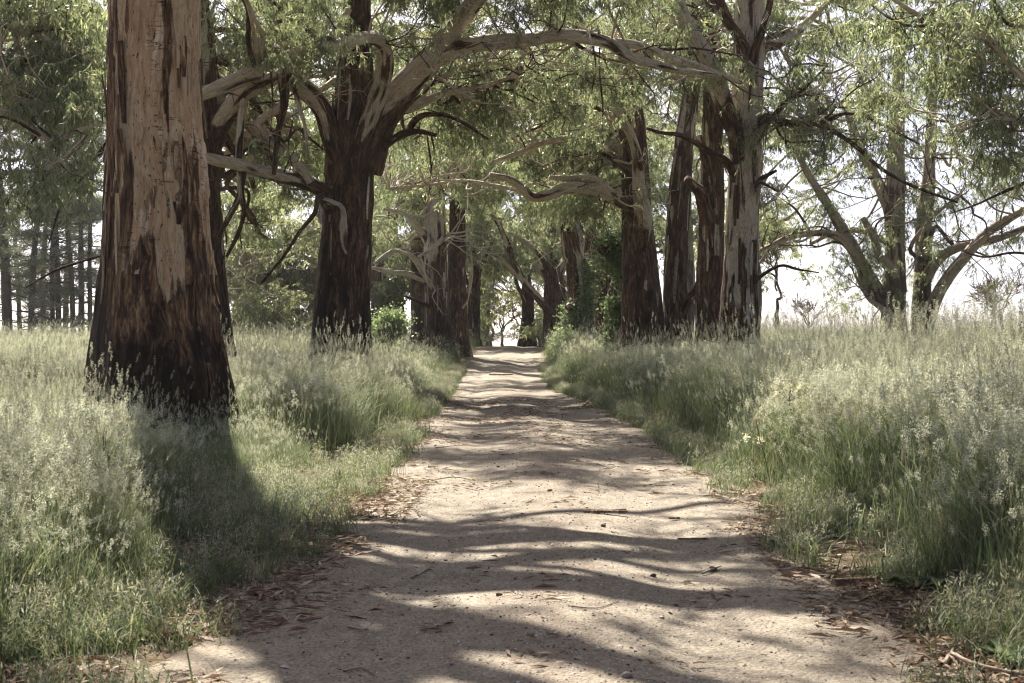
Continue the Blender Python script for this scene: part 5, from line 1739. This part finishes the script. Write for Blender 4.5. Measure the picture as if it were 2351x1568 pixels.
def dock(label, px, py, n, L, col):
    x, y, z = gpt(px, py)
    root = thing('dock_plant', label, 'weed', (x, y, z), 'broad-leaved weeds at the track edge')
    for k in range(n):
        a = rng.uniform(0, 6.283)
        l, w, up = L * rng.uniform(.6, 1.1), L * .26 * rng.uniform(.7, 1.1), rng.uniform(.4, 1.1)
        t = np.linspace(0, 1, 7)
        d, s = np.array([math.cos(a), math.sin(a), 0]), np.array([-math.sin(a), math.cos(a), 0])
        c = np.array([x, y, z]) + d * (l * t)[:, None] + np.array([0, 0, 1]) * (l * (up * t - .8 * up * t ** 2))[:, None]
        ww = w * np.sin(np.pi * np.clip(t * .92 + .05, 0, 1)) ** .8
        wav = .012 * np.sin(t * 14 + k)
        v = np.stack([c - s * ww[:, None] + np.array([0, 0, 1]) * (.25 * ww + wav)[:, None], c, c + s * ww[:, None] + np.array([0, 0, 1]) * (.25 * ww - wav)[:, None]], 1).reshape(-1, 3)
        q = [(3 * i + j, 3 * i + j + 1, 3 * i + 4 + j, 3 * i + 3 + j) for i in range(6) for j in (0, 1)]
        mb = MB()
        mb.add(v, q, col=col * rng.uniform(.8, 1.2))
        mb.build('leaf', M['grass'], root, smooth=True)


dock('pale green broad-leaved dock in the lower right verge litter', 2100, 1352, 7, .26, C3(.15, .19, .08))
dock('second dock right of the pale broad-leaved one', 2165, 1345, 6, .22, C3(.12, .17, .065))
dock('dark leafy weed at the foot of the left verge grass by the shaded track', 880, 990, 9, .42, C3(.06, .1, .035))
dock('bright green weed at the bottom right corner', 2325, 1512, 8, .24, C3(.11, .18, .06))
dock('small green weed in the shaded litter below the huge trunk', 600, 1215, 5, .15, C3(.07, .11, .04))
dock('green rosette in the grass at the lower right edge', 2270, 1400, 8, .24, C3(.09, .15, .05))

# the thin bright air between the trees
hz = MB()
x0, x1, y0, y1, z0, z1 = -160, 160, -40, 190, -9, 40
V = [(x, y, z) for z in (z0, z1) for x, y in ((x0, y0), (x1, y0), (x1, y1), (x0, y1))]
hz.add(V, [(3, 2, 1, 0), (4, 5, 6, 7), (0, 1, 5, 4), (1, 2, 6, 5), (2, 3, 7, 6), (3, 0, 4, 7)])
hm, nt = new_mat('thin_haze')
pv = nt.nodes.new('ShaderNodeVolumePrincipled')
pv.inputs['Color'].default_value = (1, 1, .98, 1)
pv.inputs['Density'].default_value = .0002
pv.inputs['Anisotropy'].default_value = .15
nt.links.new(pv.outputs[0], nt.nodes.new('ShaderNodeOutputMaterial').inputs['Volume'])
hz.build('haze', hm, kind='stuff')

print('built', len(bpy.data.objects), 'objects')
